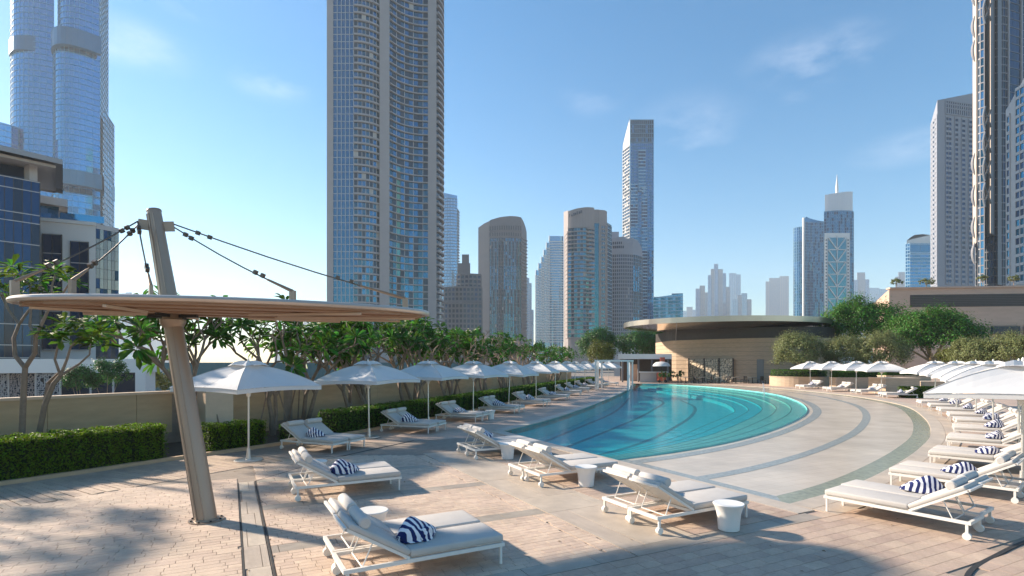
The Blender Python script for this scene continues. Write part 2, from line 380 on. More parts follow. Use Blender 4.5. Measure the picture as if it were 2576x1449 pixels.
edges = [4.3] + [e for b in BANDT for e in (b, b + .33)] + [15.8]
for a, b in zip(edges[::2], edges[1::2]):                       # sett panels between the slab bands
    if a > 5: rows('sett', sett, .52, 4.62, a, b, .24, .118, inN); 
    if a > 5:
        rows('sett', sett, 4.63, 4.92, a, b, .29, .118, inN)
for b in BANDT:
    rows('paving_slab', slabm, .52, 4.92, b, b + .33, .92, .33, inN, .010)
rows('paving_slab', slab2, .17, .47, 4.0, 13.4, .30, .9, inN, .008)                # band between the two drain slots
for a, b in ((5.85, 6.18), (6.18, 8.25), (8.25, 9.3), (9.3, 11.05), (11.05, 13.2), (13.2, 15.2)):
    rows('paving_slab', slab2 if a > 6 else slabm, 4.94, 6.30, a, b, 1.36, b - a, inN, .010)
rows('paving_slab', slabm, 6.31, 12, 5.85, 6.18, .92, .33, inN, .010)
rows('paving_brick', brickm, 6.31, 8.78, 6.19, 15.2, .46, .23, inN)
rows('paving_brick', brickm, -1, 14, -2.0, 5.84, .34, .20, inner)
rows('paving_brick', brickm, 8.79, 14, 5.85, 8.6, .34, .20, inner)
rows('paving_brick', brickm, 6, 14, -6, 6, .34, .20, lambda x, y: notdrain(x, y) and right_of_drain(x, y))
for b in (3.9, 6.4, 8.9, 11.4):
    rows('sett', sett, -9, .14, b, b + 2.5, .34, .125, inN)
acc = 0.
for p, q in zip(nearK, nearK[1:]):                              # strips laid across the walk beside the hedge
    n = max(1, round(math.dist(p, q) / .135))
    for k in range(n):
        f = (k + .5) / n; x, y = p[0] + (q[0] - p[0]) * f, p[1] + (q[1] - p[1]) * f
        dx, dy = (q[0] - p[0]), (q[1] - p[1]); l = math.hypot(dx, dy); nx, ny = dy / l, -dx / l
        e = .02 - random.random() * .6
        while e < 2.53:
            a, b = max(e, .02), min(e + .64, 2.53); e += .64
            if b - a < .05: continue
            cx_, cy_ = x + nx * (a + b) / 2, y + ny * (a + b) / 2
            if seen(cx_, cy_): piece('walk_strip', plankm, (cx_, cy_), b - a - .008, l / n - .008, math.atan2(ny, nx))
for kind, lst in PIECES.items():
    lst.sort(key=lambda q: -q[3] * q[4] / (q[1] ** 2 + q[2] ** 2) / max(q[2], 1))
    for m, x, y, l, wd, a in lst[:300]:
        M = Matrix.Translation((x, y, .0015 + random.uniform(-.0012, .0012))) @ Matrix.Rotation(a + random.uniform(-.004, .004), 4, 'Z') @ Matrix.Diagonal((l, wd, .014, 1))
        obj(kind, unit_box(m), deck, M=M)
    by = {}
    for q in lst[300:]: by.setdefault(q[0].name, []).append(q)
    for nm, qs in by.items():
        b = MB()
        for m, x, y, l, wd, a in qs: b.box((x, y, .0015 + random.uniform(-.0012, .0012)), (l, wd, .014), a)
        b.build(kind + '_field', MATS[nm], deck, kind='stuff')
# drain slots
d = MB()
for s in (.155, .495):
    d.bar(ST(s, 4.0, .004), ST(s, 13.4, .004), .022, .012)
tk = [ST(.495, 13.4, .004), Vector((-5.0, 14.9, .004)), Vector((-4.2, 16.6, .004)), Vector((-3.3, 18.4, .004))]
for a, b in zip(tk, tk[1:]): d.bar(a, b, .022, .012)
d.build('drain_slot', drain, deck)
MB().wallstrip(DR, -.002, .010, -.03, .03).build('curved_drain_slot', drain, deck)
# ---- pool: coping, wet ledge with mosaic bands, submerged steps, basin, water
pool = struct(MB().wallstrip(offset(O, .0), -.25, .012, .0, .42).build('pool_coping', cope))
MB().wallstrip(O, -.25, .010, .428, .86).build('outer_coping', slab2, pool)
MB().wallstrip(Lp, -.25, .012, -.45, 0).build('hedge_side_coping', cope, pool)
nb = MB(); ne = [tuple(ST(9.25, t)[:2]) for t in (6.22, 9, 12, 15, 18.75)]
nb.wallstrip(list(reversed(ne)), -.25, .012, 0.0, .46) if False else nb.wallstrip(ne, -.25, .0135, -.46, 0.0)
nb.build('near_coping', cope, pool)
def ledge_mat():
    m = paving_mat(); m.name = 'wet_ledge_tile'; N = m.node_tree.nodes
    b = N['Principled BSDF']; b.inputs['Roughness'].default_value = .24; b.inputs['Specular IOR Level'].default_value = .4
    br = next(n for n in N if n.type == 'TEX_BRICK'); br.inputs['Brick Width'].default_value = .6; br.inputs['Row Height'].default_value = .3; br.inputs['Mortar Size'].default_value = .008; br.inputs['Mortar Smooth'].default_value = .3
    br.inputs['Color1'].default_value = (.57, .475, .375, 1); br.inputs['Color2'].default_value = (.53, .445, .355, 1); br.inputs['Mortar'].default_value = (.46, .38, .295, 1); return m
led = MB().sheet([O + [tuple(W[-1])] + list(reversed(W))], -.03); struct(led.build('shallow_ledge', ledge_mat()))
for n, (a, b, m) in enumerate(((.055, .135, bandm), (.50, .565, bandm), (.925, .999, bandg))):
    A, B = lerpc(W, O, a), lerpc(W, O, b)
    if n == 2: A, B = offset(O, -.55), offset(O, -.02)
    struct(MB().strip(p3(A, -.026), p3(B, -.026)).build('mosaic_band', m))
A, B = [ST(9.30, t, -.0255) for t in (6.9, 9.5, 11.9)], [ST(9.68, t, -.0255) for t in (7.3, 9.5, 11.9)]
struct(MB().strip(A, B).build('mosaic_band', bandm))
tile = mat('pool_tile', (.04, .62, .68), .5, var=.14, scale=1.5)
tile2 = mat('step_tile', (.22, .66, .60), .5, var=.12, scale=2)
nose = mat('step_nosing', (.05, .24, .26), .5, var=0)
NS = 5
for k in range(NS):
    A, B = lerpc(W, I_, k / NS), lerpc(W, I_, (k + 1) / NS); z = -.07 - .10 * k
    st = MB(); st.strip(p3(B, z), p3(A, z)); st.strip(p3(A, z), p3(A, z + .10)); st.cm = 1
    st.strip(p3(B, z + .002), p3(offset(B, .05), z + .002)); st.cm = 0
    struct(st.build('pool_step', [tile2 if k < 3 else tile, nose]))
fl = MB(); zf = -.72; basin = Lp + list(reversed(I_))
fl.sheet([basin], zf); bc = [I_[0]] + Lp + [I_[-1]]; fl.strip(p3(bc, zf), p3(bc, -.03)); fl.strip(p3(I_, zf), p3(I_, -.47)); struct(fl.build('pool_basin', tile))
ln = MB()
for pts in ([(1.7, 21), (4.2, 26), (7.5, 33), (10, 39), (12.3, 45), (13, 50), (12.6, 55)], [(1.0, 22.5), (3.5, 28.5), (6.5, 36), (8.9, 44), (10.8, 51)], [(2.4, 19), (5.4, 23), (8.4, 28.5), (11.2, 34.5), (13.5, 41), (14.6, 48)]):
    q = spl(pts, 40); ln.strip(p3(q, zf + .006), p3(offset(q, .22), zf + .006))
struct(ln.build('basin_line', mat('basin_line_tile', (.02, .30, .37), .5, var=0)))
def water_mat():
    m = bpy.data.materials.new('pool_water'); m.use_nodes = True; t = m.node_tree; N = t.nodes; N.clear(); k = t.links.new
    o = N.new('ShaderNodeOutputMaterial'); tr = N.new('ShaderNodeBsdfTransparent'); tr.inputs[0].default_value = (.80, .97, .975, 1)
    gl = N.new('ShaderNodeBsdfGlossy'); gl.inputs['Roughness'].default_value = .035
    fr = N.new('ShaderNodeFresnel'); fr.inputs['IOR'].default_value = 1.33; mi = N.new('ShaderNodeMixShader'); rg = N.new('ShaderNodeMath'); rg.operation = 'MULTIPLY'; rg.inputs[1].default_value = .55; rg.use_clamp = True
    co = N.new('ShaderNodeTexCoord'); n1 = N.new('ShaderNodeTexNoise'); n1.inputs['Scale'].default_value = 1.7; n1.inputs['Detail'].default_value = 4; n1.inputs['Distortion'].default_value = .6
    n2 = N.new('ShaderNodeTexNoise'); n2.inputs['Scale'].default_value = 7; n2.inputs['Detail'].default_value = 3
    ad = N.new('ShaderNodeMath'); ad.operation = 'MULTIPLY_ADD'; ad.inputs[1].default_value = .25
    k(co.outputs['Object'], n1.inputs['Vector']); k(co.outputs['Object'], n2.inputs['Vector']); k(n2.outputs['Fac'], ad.inputs[0]); k(n1.outputs['Fac'], ad.inputs[2])
    bp = N.new('ShaderNodeBump'); bp.inputs['Strength'].default_value = .45; bp.inputs['Distance'].default_value = .045; k(ad.outputs[0], bp.inputs['Height'])
    k(bp.outputs['Normal'], gl.inputs['Normal']); 
    k(fr.outputs[0], rg.inputs[0]); k(rg.outputs[0], mi.inputs[0]); k(tr.outputs[0], mi.inputs[1]); k(gl.outputs[0], mi.inputs[2]); k(mi.outputs[0], o.inputs['Surface']); return m
struct(MB().sheet([WATER], -.042).build('pool_water', water_mat()))
# handrail at the pool steps
hr = thing('pool_handrail', 'thin steel handrail standing in the pool steps below the door', 'handrail', (21.2, 46.3, 0))
MB().tube([(0, 0, -.3), (0, 0, .75), (-.25, -.5, .85), (-.9, -2.2, .35), (-1.0, -2.4, -.3)], .03, 6).build('rail', alu, hr)
# ---- planting bed, kerb, boundary wall
struct(MB().strip(p3(offset(K, -3.3), .03), p3(offset(K, -.1), .03)).build('planting_bed', soil))
struct(MB().wallstrip(K, -.1, .09, -.14, 0).build('bed_kerb', kerbst))
bw = thing('boundary_wall', 'long low tan stone wall behind the hedge and the frangipani trees', 'wall', (WALLP[60][0], WALLP[60][1], 0))
wf = resample(WALLP, 30); o = bw.location
for i in range(30):
    seg = resample([wf[i], wf[i + 1]], 4); a, b = Vector(wf[i]), Vector(wf[i + 1]); d_ = (b - a).normalized() * .006
    seg = [tuple(a + d_), tuple(a.lerp(b, .5)), tuple(b - d_)]
    MB().wallstrip(seg, .36, 1.62, -.25, 0).build('wall_panel', wallst, bw, off=o)
    MB().wallstrip(seg, -.05, .345, -.25, -.01).build('base_panel', wallst, bw, off=o)
MB().wallstrip(WALLP, 0.0, 1.60, -.24, -.03).build('wall_core', joint, bw, off=o)
MB().wallstrip(WALLP, 1.62, 1.70, -.29, .04).build('wall_cap', capst, bw, off=o)
pl = thing('stone_pier', 'pale stone pier against the boundary wall right of the steel mast', 'pier', (-9.9, 18.3, 0), math.atan2(.81, .585))
pb = MB(); pb.box((0, 0, .86), (.9, .6, 1.72)); pb.build('pier_block', capst, pl); pb = MB(); pb.box((0, 0, 1.76), (.98, .68, .07)); pb.build('pier_cap', capst, pl)
# ---- clipped hedges
def hedge(path, depth, h, label, dens, size, m, group='clipped hedges', z0=0.03, gap=-.12):
    a = path[len(path) // 2]; T = thing('clipped_hedge', label, 'hedge', (a[0], a[1], z0), group=group)
    n = len(path); ln = plen(path); q = resample(path, max(2, int(ln / .4))); nr = normals(q)
    cnt = int(ln * (h + depth + h * .4) * dens); u = RNG.random(cnt) * (len(q) - 1); i = np.minimum(u.astype(int), len(q) - 2); f = u - i
    qa, na = np.array(q), np.array(nr); p = qa[i] * (1 - f)[:, None] + qa[i + 1] * f[:, None]; nn = na[i]
    s = RNG.random(cnt) * (h + depth + h * .4); pos = np.zeros((cnt, 3)); nor = np.zeros((cnt, 3))
    fr_ = s < h; tp = (s >= h) & (s < h + depth); bk = s >= h + depth
    lump = .05 * np.sin(u * 3.1) + .035 * np.sin(u * 7.7 + s * 4)
    offd = np.where(fr_, gap + lump * .7, np.where(tp, gap - (s - h), gap - depth)); zz = np.where(fr_, s, np.where(tp, h + lump * .5, RNG.random(cnt) * h))
    ins = np.abs(RNG.normal(0, .045, cnt))
    pos[:, 0] = p[:, 0] + nn[:, 0] * offd; pos[:, 1] = p[:, 1] + nn[:, 1] * offd; pos[:, 2] = zz + z0
    nor[fr_, :2] = nn[fr_]; nor[tp, 2] = 1; nor[bk, :2] = -nn[bk]; nor[:, 2] += .35
    pos -= nor * ins[:, None]
    # end faces
    ce = int(depth * h * dens); E = []; EN = []
    for e, sg in ((0, -1), (len(q) - 1, 1)):
        t = np.array([-na[e][1], na[e][0]]) * sg; dd = gap - RNG.random(ce) * depth
        P_ = np.stack([qa[e][0] + na[e][0] * dd, qa[e][1] + na[e][1] * dd, RNG.random(ce) * h + z0], 1); P_[:, :2] += t * RNG.normal(0, .05, (ce, 1)); E.append(P_)
        EN.append(np.tile([t[0], t[1], .3], (ce, 1)))
    pos = np.concatenate([pos] + E); nor = np.concatenate([nor] + EN)
    leaves('foliage', pos, nor, size, m, T, aspect=1.7, kind='stuff', off=T.location)
    MB().wallstrip(q, z0 + .02, z0 + h - .09, gap - depth + .08, gap - .09).build('shade_core', core, T, off=T.location)  # solid filler inside the leaves, coloured dark as the hedge's inner shade
    return T
hedge(KR(4.5, 14.6), .95, .95, 'thick bright clipped hedge left of the steel mast', 1500, .058, lhedge)
hedge(KR(15.5, 17.2), .8, .80, 'short clipped hedge just right of the steel mast base', 1200, .06, lhedge)
hedge(KR(17.7, 19.0), .7, .55, 'low dark clipped hedge behind the first pair of hedge-side loungers', 900, .06, lhedge2)
hedge(KR(19.5, 30.5), .95, .85, 'long clipped hedge behind the second to fourth lounger pairs', 700, .08, lhedge2)
hedge(KR(30.8, 64), .95, .85, 'far clipped hedge running on towards the white cabana', 380, .11, lhedge2)

# a few dry leaves blown onto the paving
fp = [(random.uniform(-9, 7), random.uniform(6.3, 15)) for _ in range(70)]; fp = [p for p in fp if inN(*p) or inpoly(p[0], p[1], WALK)]
fo = leaves('fallen_leaves', [(x, y, .016) for x, y in fp], [(0, 0, 1)] * len(fp), .055, mat('dry_leaf', (.16, .10, .04), .8, var=0), jitter=.15); fo['kind'] = 'stuff'; tag(fo, 'few small dry leaves scattered on the paving', 'leaves')
# ================================================================== SHADE CANOPY ON A LEANING MAST
SC = Vector((-4.5, 9.25, 0)); LA, SA = Vector((.932, .362, 0)), Vector((.362, -.932, 0)); EA, EB, EZ = 3.10, 1.36, 3.5
mast0, mast1 = Vector((-5.09, 9.14, 0)), Vector((-6.22, 9.53, 5.27))
def mpt(z): return mast0.lerp(mast1, z / 5.27)
sh = thing('shade_canopy', 'large oval shade canopy of brown boards hung by cables from a leaning steel mast', 'shade canopy', tuple(mast0))
mo = mast0
mb = MB(); mb.tube([mpt(z) for z in (0, 1.2, 2.4, 3.4, 4.4, 5.27)], [.166, .160, .150, .141, .120, .110], 28); mast = mb.build('mast', steel, sh, True, mo)
mb = MB(); ax = (mast1 - mast0).normalized()
for a in (-2.55, -1.95, -1.2):                                    # raised seams along the mast
    sd = Vector((math.cos(a), math.sin(a), 0)); mb.bar(mast0 + sd * .164 + ax * .03, mpt(5.2) + sd * .109, .026, .024)
mb.build('seam', steel, mast, off=Vector((0, 0, 0)) + mo)
MB().lathe([(.27, 0), (.27, .028), (.19, .030), (.185, .05)], 28).build('foot_plate', steel, sh)
for k in range(8): MB().lathe([(.018, .026), (.018, .048), (.008, .052)], 8, (.232 * math.cos(k * .785), .232 * math.sin(k * .785), 0)).build('bolt', darkm, sh)
def ell(a, k=1.): return SC + LA * (EA * k * math.cos(a)) + SA * (EB * k * math.sin(a))
NE = 64
rim = MB(); prof = [(0.0, .0), (.03, -.015), (.042, -.045), (.03, -.08), (-.02, -.09), (-.03, -.05)]
vs = []
for k in range(NE):
    a = 2 * math.pi * k / NE; p = ell(a); n = (LA * (math.cos(a) / EA) + SA * (math.sin(a) / EB)).normalized()
    vs += [p + n * q[0] + Vector((0, 0, EZ + .09 + q[1])) for q in prof]
np_ = len(prof)
rim.add(vs, [(k * np_ + j, k * np_ + (j + 1) % np_, ((k + 1) % NE) * np_ + (j + 1) % np_, ((k + 1) % NE) * np_ + j) for k in range(NE) for j in range(np_)])
rim.build('rim', mat('rim_alu', (.56, .47, .39), .35, .6, var=.05), sh, True, mo)
tp = MB(); tp.prism([tuple(ell(2 * math.pi * k / NE, .985)[:2]) for k in range(NE)], EZ + .045, EZ + .085, True); tp.build('roof_sheet', mat('canopy_top', (.42, .40, .37), .5, var=.08), sh, off=mo)
nbd = 9
for i in range(nbd):
    v0, v1 = -EB * .97 + i * 2 * EB * .97 / nbd + .014, -EB * .97 + (i + 1) * 2 * EB * .97 / nbd - .014
    q = [(EA * .965 * math.sqrt(max(0, 1 - (v / EB / .985) ** 2)), v) for v in (v0, (v0 + v1) / 2, v1)]
    poly = [SC + LA * x + SA * v for x, v in q] + [SC - LA * x + SA * v for x, v in reversed(q)]
    MB().prism([tuple(p[:2]) for p in poly], EZ - .02 - .022 * (i % 2), EZ + .04, True).build('board', timber, sh, off=mo)
for a in (.2, .9, 2.2, 2.9, 3.7, 4.4, 5.3, 5.9):
    e = ell(a, .93); c = mpt(EZ - .065); e = c.lerp(Vector((e.x, e.y, c.z)), 1.0)
    MB().bar(c.lerp(e, .42 if abs(a - 2.9) > .5 else .2), e, .05, .035).build('strut', mat('strut_paint', (.52, .42, .33), .5, var=.05), sh, off=mo)
col = MB(); c = mpt(EZ - .17); col.lathe([(.152, -.10), (.175, -.06), (.20, .0), (.20, .04), (.15, .05)], 28, tuple(c)); col.build('collar', steel, sh, True, mo)
col = MB()
for k in range(4): col.bar(c + Vector((math.cos(k * 1.57), math.sin(k * 1.57), 0)) * .12 + Vector((0, 0, .1)), c + Vector((math.cos(k * 1.57), math.sin(k * 1.57), 0)) * .42 + Vector((0, 0, .1)), .07, .05)
col.build('collar_bracket', darkm, sh, off=mo)
capm = MB(); capm.tube([mpt(5.265), mpt(5.285)], [.118, .112], 28); capm.build('mast_cap', steel, sh, off=mo)
for sg in (-1, 1): tb = MB(); tb.bar(mpt(5.0) + LA * sg * .09, mpt(5.02) + LA * sg * .27, .03, .17); tb.build('head_bracket', steel, sh, off=mo)
for n, (l, s_) in enumerate(((-2.95, .35), (-2.15, .75), (-1.25, .5), (.75, .6), (2.65, .25))):
    an = SC + LA * l + SA * s_ + Vector((0, 0, EZ + .30)); tpn = mpt(5.0 if n % 2 else 5.06) + LA * (.27 if l > 0 else -.27)
    dv = an - tpn; cb = MB(); pts = [tpn + dv * f - Vector((0, 0, .05 * math.sin(math.pi * f))) for f in (0, .2, .4, .6, .8)]
    cb.tube(pts, .012, 6); cab = cb.build('cable', cable, sh, True, mo)
    tr_ = MB(); tr_.tube([pts[-1], an], [.018, .03], 8); tr_.build('turnbuckle', mat('rust_steel', (.30, .20, .13), .55, .4, var=.1), cab, True, mo)
    for f in (.10, .15, .70, .76):
        p = tpn + dv * f - Vector((0, 0, .05 * math.sin(math.pi * min(f / .8, 1)))); k = MB(); k.bar(p - dv.normalized() * .03, p + dv.normalized() * .03, .055, .07); k.build('clamp', cable, cab, off=mo)
    an0 = MB(); an0.box(an - Vector((0, 0, .11)), (.10, .05, .24), math.atan2(dv.y, dv.x)); an0.build('anchor', steel, sh, off=mo)
# ================================================================== PARASOLS
def canopy_mesh(name, half, zt, drop, n=12, k0=0.):
    vs, fs = [], []
    for j in range(n + 1):
        for i in range(n + 1):
            x, y = -1 + 2 * i / n, -1 + 2 * j / n; m = max(abs(x), abs(y)); c = min(abs(x), abs(y)) / max(m, 1e-6)
            z = zt - drop * (.82 * m + .18 * m * m) + .07 * math.sin(math.pi * min(m, 1)) * c * c - .05 * math.sin(math.pi * m) * (1 - c) + .05 * (m ** 4) * (1 - c * c) * .8
            vs.append((x * half * (1 - .03 * m ** 3 * (1 - c * c)), y * half * (1 - .03 * m ** 3 * (1 - c * c)), z))
    fs = [(j * (n + 1) + i, j * (n + 1) + i + 1, (j + 1) * (n + 1) + i + 1, (j + 1) * (n + 1) + i) for j in range(n) for i in range(n)]
    out = []
    for f in fs:                                                   # split quads along the ridges
        a, b, c_, d_ = f; x = (vs[a][0] + vs[c_][0]); y = (vs[a][1] + vs[c_][1])
        out += [(a, b, c_), (a, c_, d_)] if x * y > 0 else [(a, b, d_), (b, c_, d_)]
    return vs, out
def make_parasol():
    t = thing('parasol', '', 'parasol', group='white parasols around the pool')
    b = MB(); b.add(*canopy_mesh('c', 1.32, 2.60, .62)); cn = b.build('canopy', canvas, t)
    for k in range(4):                                             # stitched ridge seams
        a = math.pi / 4 + k * math.pi / 2; sm_ = MB(); q = []
        for j in range(7):
            m = .04 + .95 * j / 6; q.append((1.32 * m * math.copysign(1, math.cos(a)), 1.32 * m * math.copysign(1, math.sin(a)), 2.60 - .62 * (.82 * m + .18 * m * m) + .07 * math.sin(math.pi * m) + .004))
        sm_.tube(q, .009, 5); sm_.build('seam', roll, cn)
    va = MB()
    for k in range(4):
        a, c2 = k * math.pi / 2, (k + 1) * math.pi / 2
        f = lambda ang, z: (1.305 * math.sqrt(2) * math.cos(ang + math.pi / 4) * 1, 1.305 * math.sqrt(2) * math.sin(ang + math.pi / 4), z)
        A, B = Vector(f(a, 1.975)), Vector(f(c2, 1.975)); q = [A.lerp(B, j / 8) * 1.0 for j in range(9)]
        q = [Vector((p.x * (1 - .03 * math.sin(math.pi * j / 8)), p.y * (1 - .03 * math.sin(math.pi * j / 8)), 1.975 + .038 * math.sin(math.pi * j / 8))) for j, p in enumerate(q)]
        va.strip(q, [p + Vector((0, 0, -.10)) for p in q])
    va.build('valance', canvas, cn)
    v = MB(); v.add(*canopy_mesh('v', .36, 2.665, .13, 6)); v.build('vent_cap', canvas, t)
    MB().tube([(0, 0, .02), (0, 0, 2.64)], .027, 10).build('pole', alu, t, True)
    MB().lathe([(.012, 2.64), (.028, 2.69), (.02, 2.72), (.004, 2.75)], 10).build('finial', white, t, True)
    MB().lathe([(.36, .0), (.36, .03), (.34, .04), (.06, .045), (.045, .32), (.03, .33)], 24).build('base', alu, t)
    MB().lathe([(.05, 1.72), (.06, 1.76), (.05, 1.84)], 10).build('runner', white, t)
    for k in range(8):
        a = k * math.pi / 4; r = 1.29 * (math.sqrt(2) if k % 2 else .98); z1 = 1.985 if k % 2 else 2.02
        e = Vector((math.cos(a) * r, math.sin(a) * r, z1)); rb = MB(); rb.bar((0, 0, 2.50), e, .02, .02); rbo = rb.build('rib', white, t)
        mid = Vector((0, 0, 2.5)).lerp(e, .5); st = MB(); st.bar((0, 0, 1.78), mid - Vector((0, 0, .02)), .015, .015); st.build('stay', white, rbo)
    return t
PAR = make_parasol(); first = [True]
def put_parasol(loc, rz, label, sc=None):
    if first[0]:
        first[0] = False; PAR.location = loc; PAR.rotation_euler = (0, 0, rz); PAR['label'] = label; KIDS(PAR); [KIDS(c) for c in PAR.children]
        if sc: PAR.scale = sc
        return PAR
    r = dup(PAR, label, loc, rz, sc); r.rotation_euler = (random.gauss(0, .012), random.gauss(0, .012), rz); return r
UL = [(-7.06, 14.7), (-5.0, 19.2), (-3.55, 23.3), (-1.92, 27.1), (-.2, 31.2), (1.58, 36.0), (3.26, 41.3), (4.62, 46.4), (5.84, 51), (7.4, 55.5), (9.27, 59.5), (11.05, 63)]
un = normals(UL)
for i, (p, n) in enumerate(zip(UL, un)):
    put_parasol((p[0], p[1], 0), math.atan2(n[1], n[0]) + (.04 * (i % 3 - 1)), f'{ORD[i]} white square parasol along the hedge, counted from the steel mast')
UR = [(10.9, 11.7), (14.5, 15.7), (17.1, 19.5), (20.3, 24.0), (23.1, 28.5), (25.6, 33.2), (28.4, 42.2), (29.6, 47.2), (30.4, 52.2), (31.0, 57)]
urn = normals(UR)
for i, (p, n) in enumerate(zip(UR, urn)):
    put_parasol((p[0], p[1], 0), math.atan2(n[1], n[0]) + .05 * (i % 2), f'{ORD[i]} white square parasol along the right side of the pool, counted from the camera', (1.2, 1.2, 1.0) if i == 0 else (1.08, 1.08, 1))
# ================================================================== SUN LOUNGERS
seatme = rbox('seat_cushion', (1.26, .66, .09), .026, cush); backme = rbox('back_cushion', (.84, .66, .075), .024, cush); rollme = None
def make_lounger(detail):
    t = thing('sun_lounger', '', 'sun lounger', group='sun loungers around the pool')
    fr = MB(); zf = .25
    for sy in (-1, 1): fr.box((0, sy * .325, zf), (2.06, .036, .046))
    for x in (-1.01, 1.01, -.24): fr.box((x, 0, zf), (.04, .61, .05))
    fr.build('frame', white, t)
    for sy in (-1, 1):
        MB().box((.98, sy * .325, .111), (.03, .03, .222)).build('leg', white, t)
        hl = MB(); hl.box((-.98, sy * .325, .15), (.035, .03, .146)); hl.build('leg', white, t)
        wh = MB(); wh.tube([(-.98, sy * .325 - .03, .055), (-.98, sy * .325 + .025, .055)], .055, 14); wh.build('wheel', white, t)
    sd = MB(); sd.box((.39, 0, .281), (1.24, .60, .006)); sd.build('seat_deck', white, t)
    se = obj('seat_cushion', seatme, t, (.39, 0, .331))
    an = R(31); ca, sa = math.cos(an), math.sin(an); h = Vector((-.25, 0, .28)); d = Vector((-ca, 0, sa)); up = Vector((sa, 0, ca))
    br = MB()
    for sy in (-1, 1): br.bar(h + Vector((0, sy * .315, 0)), h + d * .88 + Vector((0, sy * .315, 0)), .03, .035)
    br.bar(h + d * .88 + Vector((0, -.33, 0)), h + d * .88 + Vector((0, .33, 0)), .035, .035)
    bk = br.build('backrest', white, t)
    for k in range(9 if detail else 0):
        MB().bar(h + d * (.06 + .09 * k) + Vector((0, -.30, 0)), h + d * (.06 + .09 * k) + Vector((0, .30, 0)), .055, .012, up=tuple(up)).build('slat', white, bk)
    if not detail: MB().bar(h + d * .02, h + d * .86, .6, .012).build('slat_deck', white, bk)
    M = Matrix.Translation(h + d * .44 + up * .052) @ Matrix.Rotation(an, 4, 'Y')
    obj('back_cushion', backme, t, M=M)
    rl = MB(); c = h + d * .70 + up * .145; rl.tube([c + Vector((0, y, 0)) for y in (-.31, -.295, -.1, .1, .295, .31)], [.055, .072, .075, .075, .072, .055], 14); rl.build('head_roll', roll, t, True)
    for sy in (-1, 1):
        s1 = MB(); a = h + d * .5 + Vector((0, sy * .27, -.02)); b = Vector((-.80, sy * .27, .25)); s1.tube([a, b], .009, 6); s1.build('stay', white, t)
    sb = MB(); sb.tube([(-.80, -.29, .25), (-.80, .29, .25)], .01, 6); sb.build('ratchet_bar', white, t)
    return t
LG = {True: make_lounger(True), False: make_lounger(False)}; lused = {True: False, False: False}
for t in LG.values(): KIDS(t); [KIDS(c) for c in t.children]
def put_lounger(loc, rz, label, detail):
    if not lused[detail]:
        lused[detail] = True; t = LG[detail]; t.location = loc; t.rotation_euler = (0, 0, rz); t['label'] = label; return t
    return dup(LG[detail], label, loc, rz)
def towel_mat():
    m = bpy.data.materials.new('striped_towel'); m.use_nodes = True; t = m.node_tree; N = t.nodes; b = N['Principled BSDF']; k = t.links.new
    co = N.new('ShaderNodeTexCoord'); sx = N.new('ShaderNodeSeparateXYZ'); k(co.outputs['Object'], sx.inputs[0])
    a = N.new('ShaderNodeMath'); a.operation = 'MULTIPLY_ADD'; a.inputs[1].default_value = .30; k(sx.outputs['Y'], a.inputs[0]); k(sx.outputs['X'], a.inputs[2])
    z = N.new('ShaderNodeMath'); z.operation = 'MULTIPLY_ADD'; z.inputs[1].default_value = .22; k(sx.outputs['Z'], z.inputs[0]); k(a.outputs[0], z.inputs[2])
    s_ = N.new('ShaderNodeMath'); s_.operation = 'MULTIPLY'; s_.inputs[1].default_value = 11.5; k(z.outputs[0], s_.inputs[0])
    f = N.new('ShaderNodeMath'); f.operation = 'FRACT'; k(s_.outputs[0], f.inputs[0]); g = N.new('ShaderNodeMath'); g.operation = 'GREATER_THAN'; g.inputs[1].default_value = .5; k(f.outputs[0], g.inputs[0])
    mi = N.new('ShaderNodeMix'); mi.data_type = 'RGBA'; mi.inputs[6].default_value = (.80, .80, .84, 1); mi.inputs[7].default_value = (.012, .022, .115, 1); k(g.outputs[0], mi.inputs[0]); k(mi.outputs[2], b.inputs['Base Color'])
    b.inputs['Roughness'].default_value = .95; n = N.new('ShaderNodeTexNoise'); n.inputs['Scale'].default_value = 120; bp = N.new('ShaderNodeBump'); bp.inputs['Strength'].default_value = .3; bp.inputs['Distance'].default_value = .01
    k(co.outputs['Object'], n.inputs['Vector']); k(n.outputs['Fac'], bp.inputs['Height']); k(bp.outputs['Normal'], b.inputs['Normal']); return m
towm = towel_mat()
def towel_parts(seed):
    rd = random.Random(seed); b = MB(); n, mn = 26, 14; vs = []; ph = rd.uniform(0, 6)
    for i in range(mn):
        u = i / (mn - 1); r = .165 * (math.sin(math.pi * (.06 + .90 * u ** .8))) ** .75 + .012
        for k in range(n):
            a = 2 * math.pi * k / n; rr = r * (1 + .10 * math.sin(3 * a + 5 * u + ph) + .07 * math.sin(5 * a - 7 * u + ph * 2) + .04 * math.sin(9 * a + 3 * u))
            x = -.30 + .60 * u + .03 * math.sin(2 * a + ph); y = rr * math.cos(a) * 1.05; z = rr * math.sin(a) * (1.25 if math.sin(a) > 0 else .2) + .035
            vs.append((x, y, max(z, 0.0)))
    b.add(vs, [(i * n + k, i * n + (k + 1) % n, (i + 1) * n + (k + 1) % n, (i + 1) * n + k) for i in range(mn - 1) for k in range(n)] + [tuple(range(n))[::-1], tuple(range((mn - 1) * n, mn * n))])
    c = MB(); pts = [];
    for i in range(22):                                            # the loosely knotted end: a small spiral roll
        a = i * .62; r = .03 + .0042 * i; pts.append((.02 + r * math.cos(a), -.17 + .012 * math.sin(i), .085 + r * math.sin(a) * .85))
    c.tube(pts, .028, 8)
    return b, c
TW = []
for s_ in range(3):
    t = thing('towel', '', 'towel', group='striped towels on the loungers'); b, c = towel_parts(s_ + 3); b.build('folded_body', towm, t, True); c.build('rolled_end', towm, t, True); KIDS(t); TW.append(t)
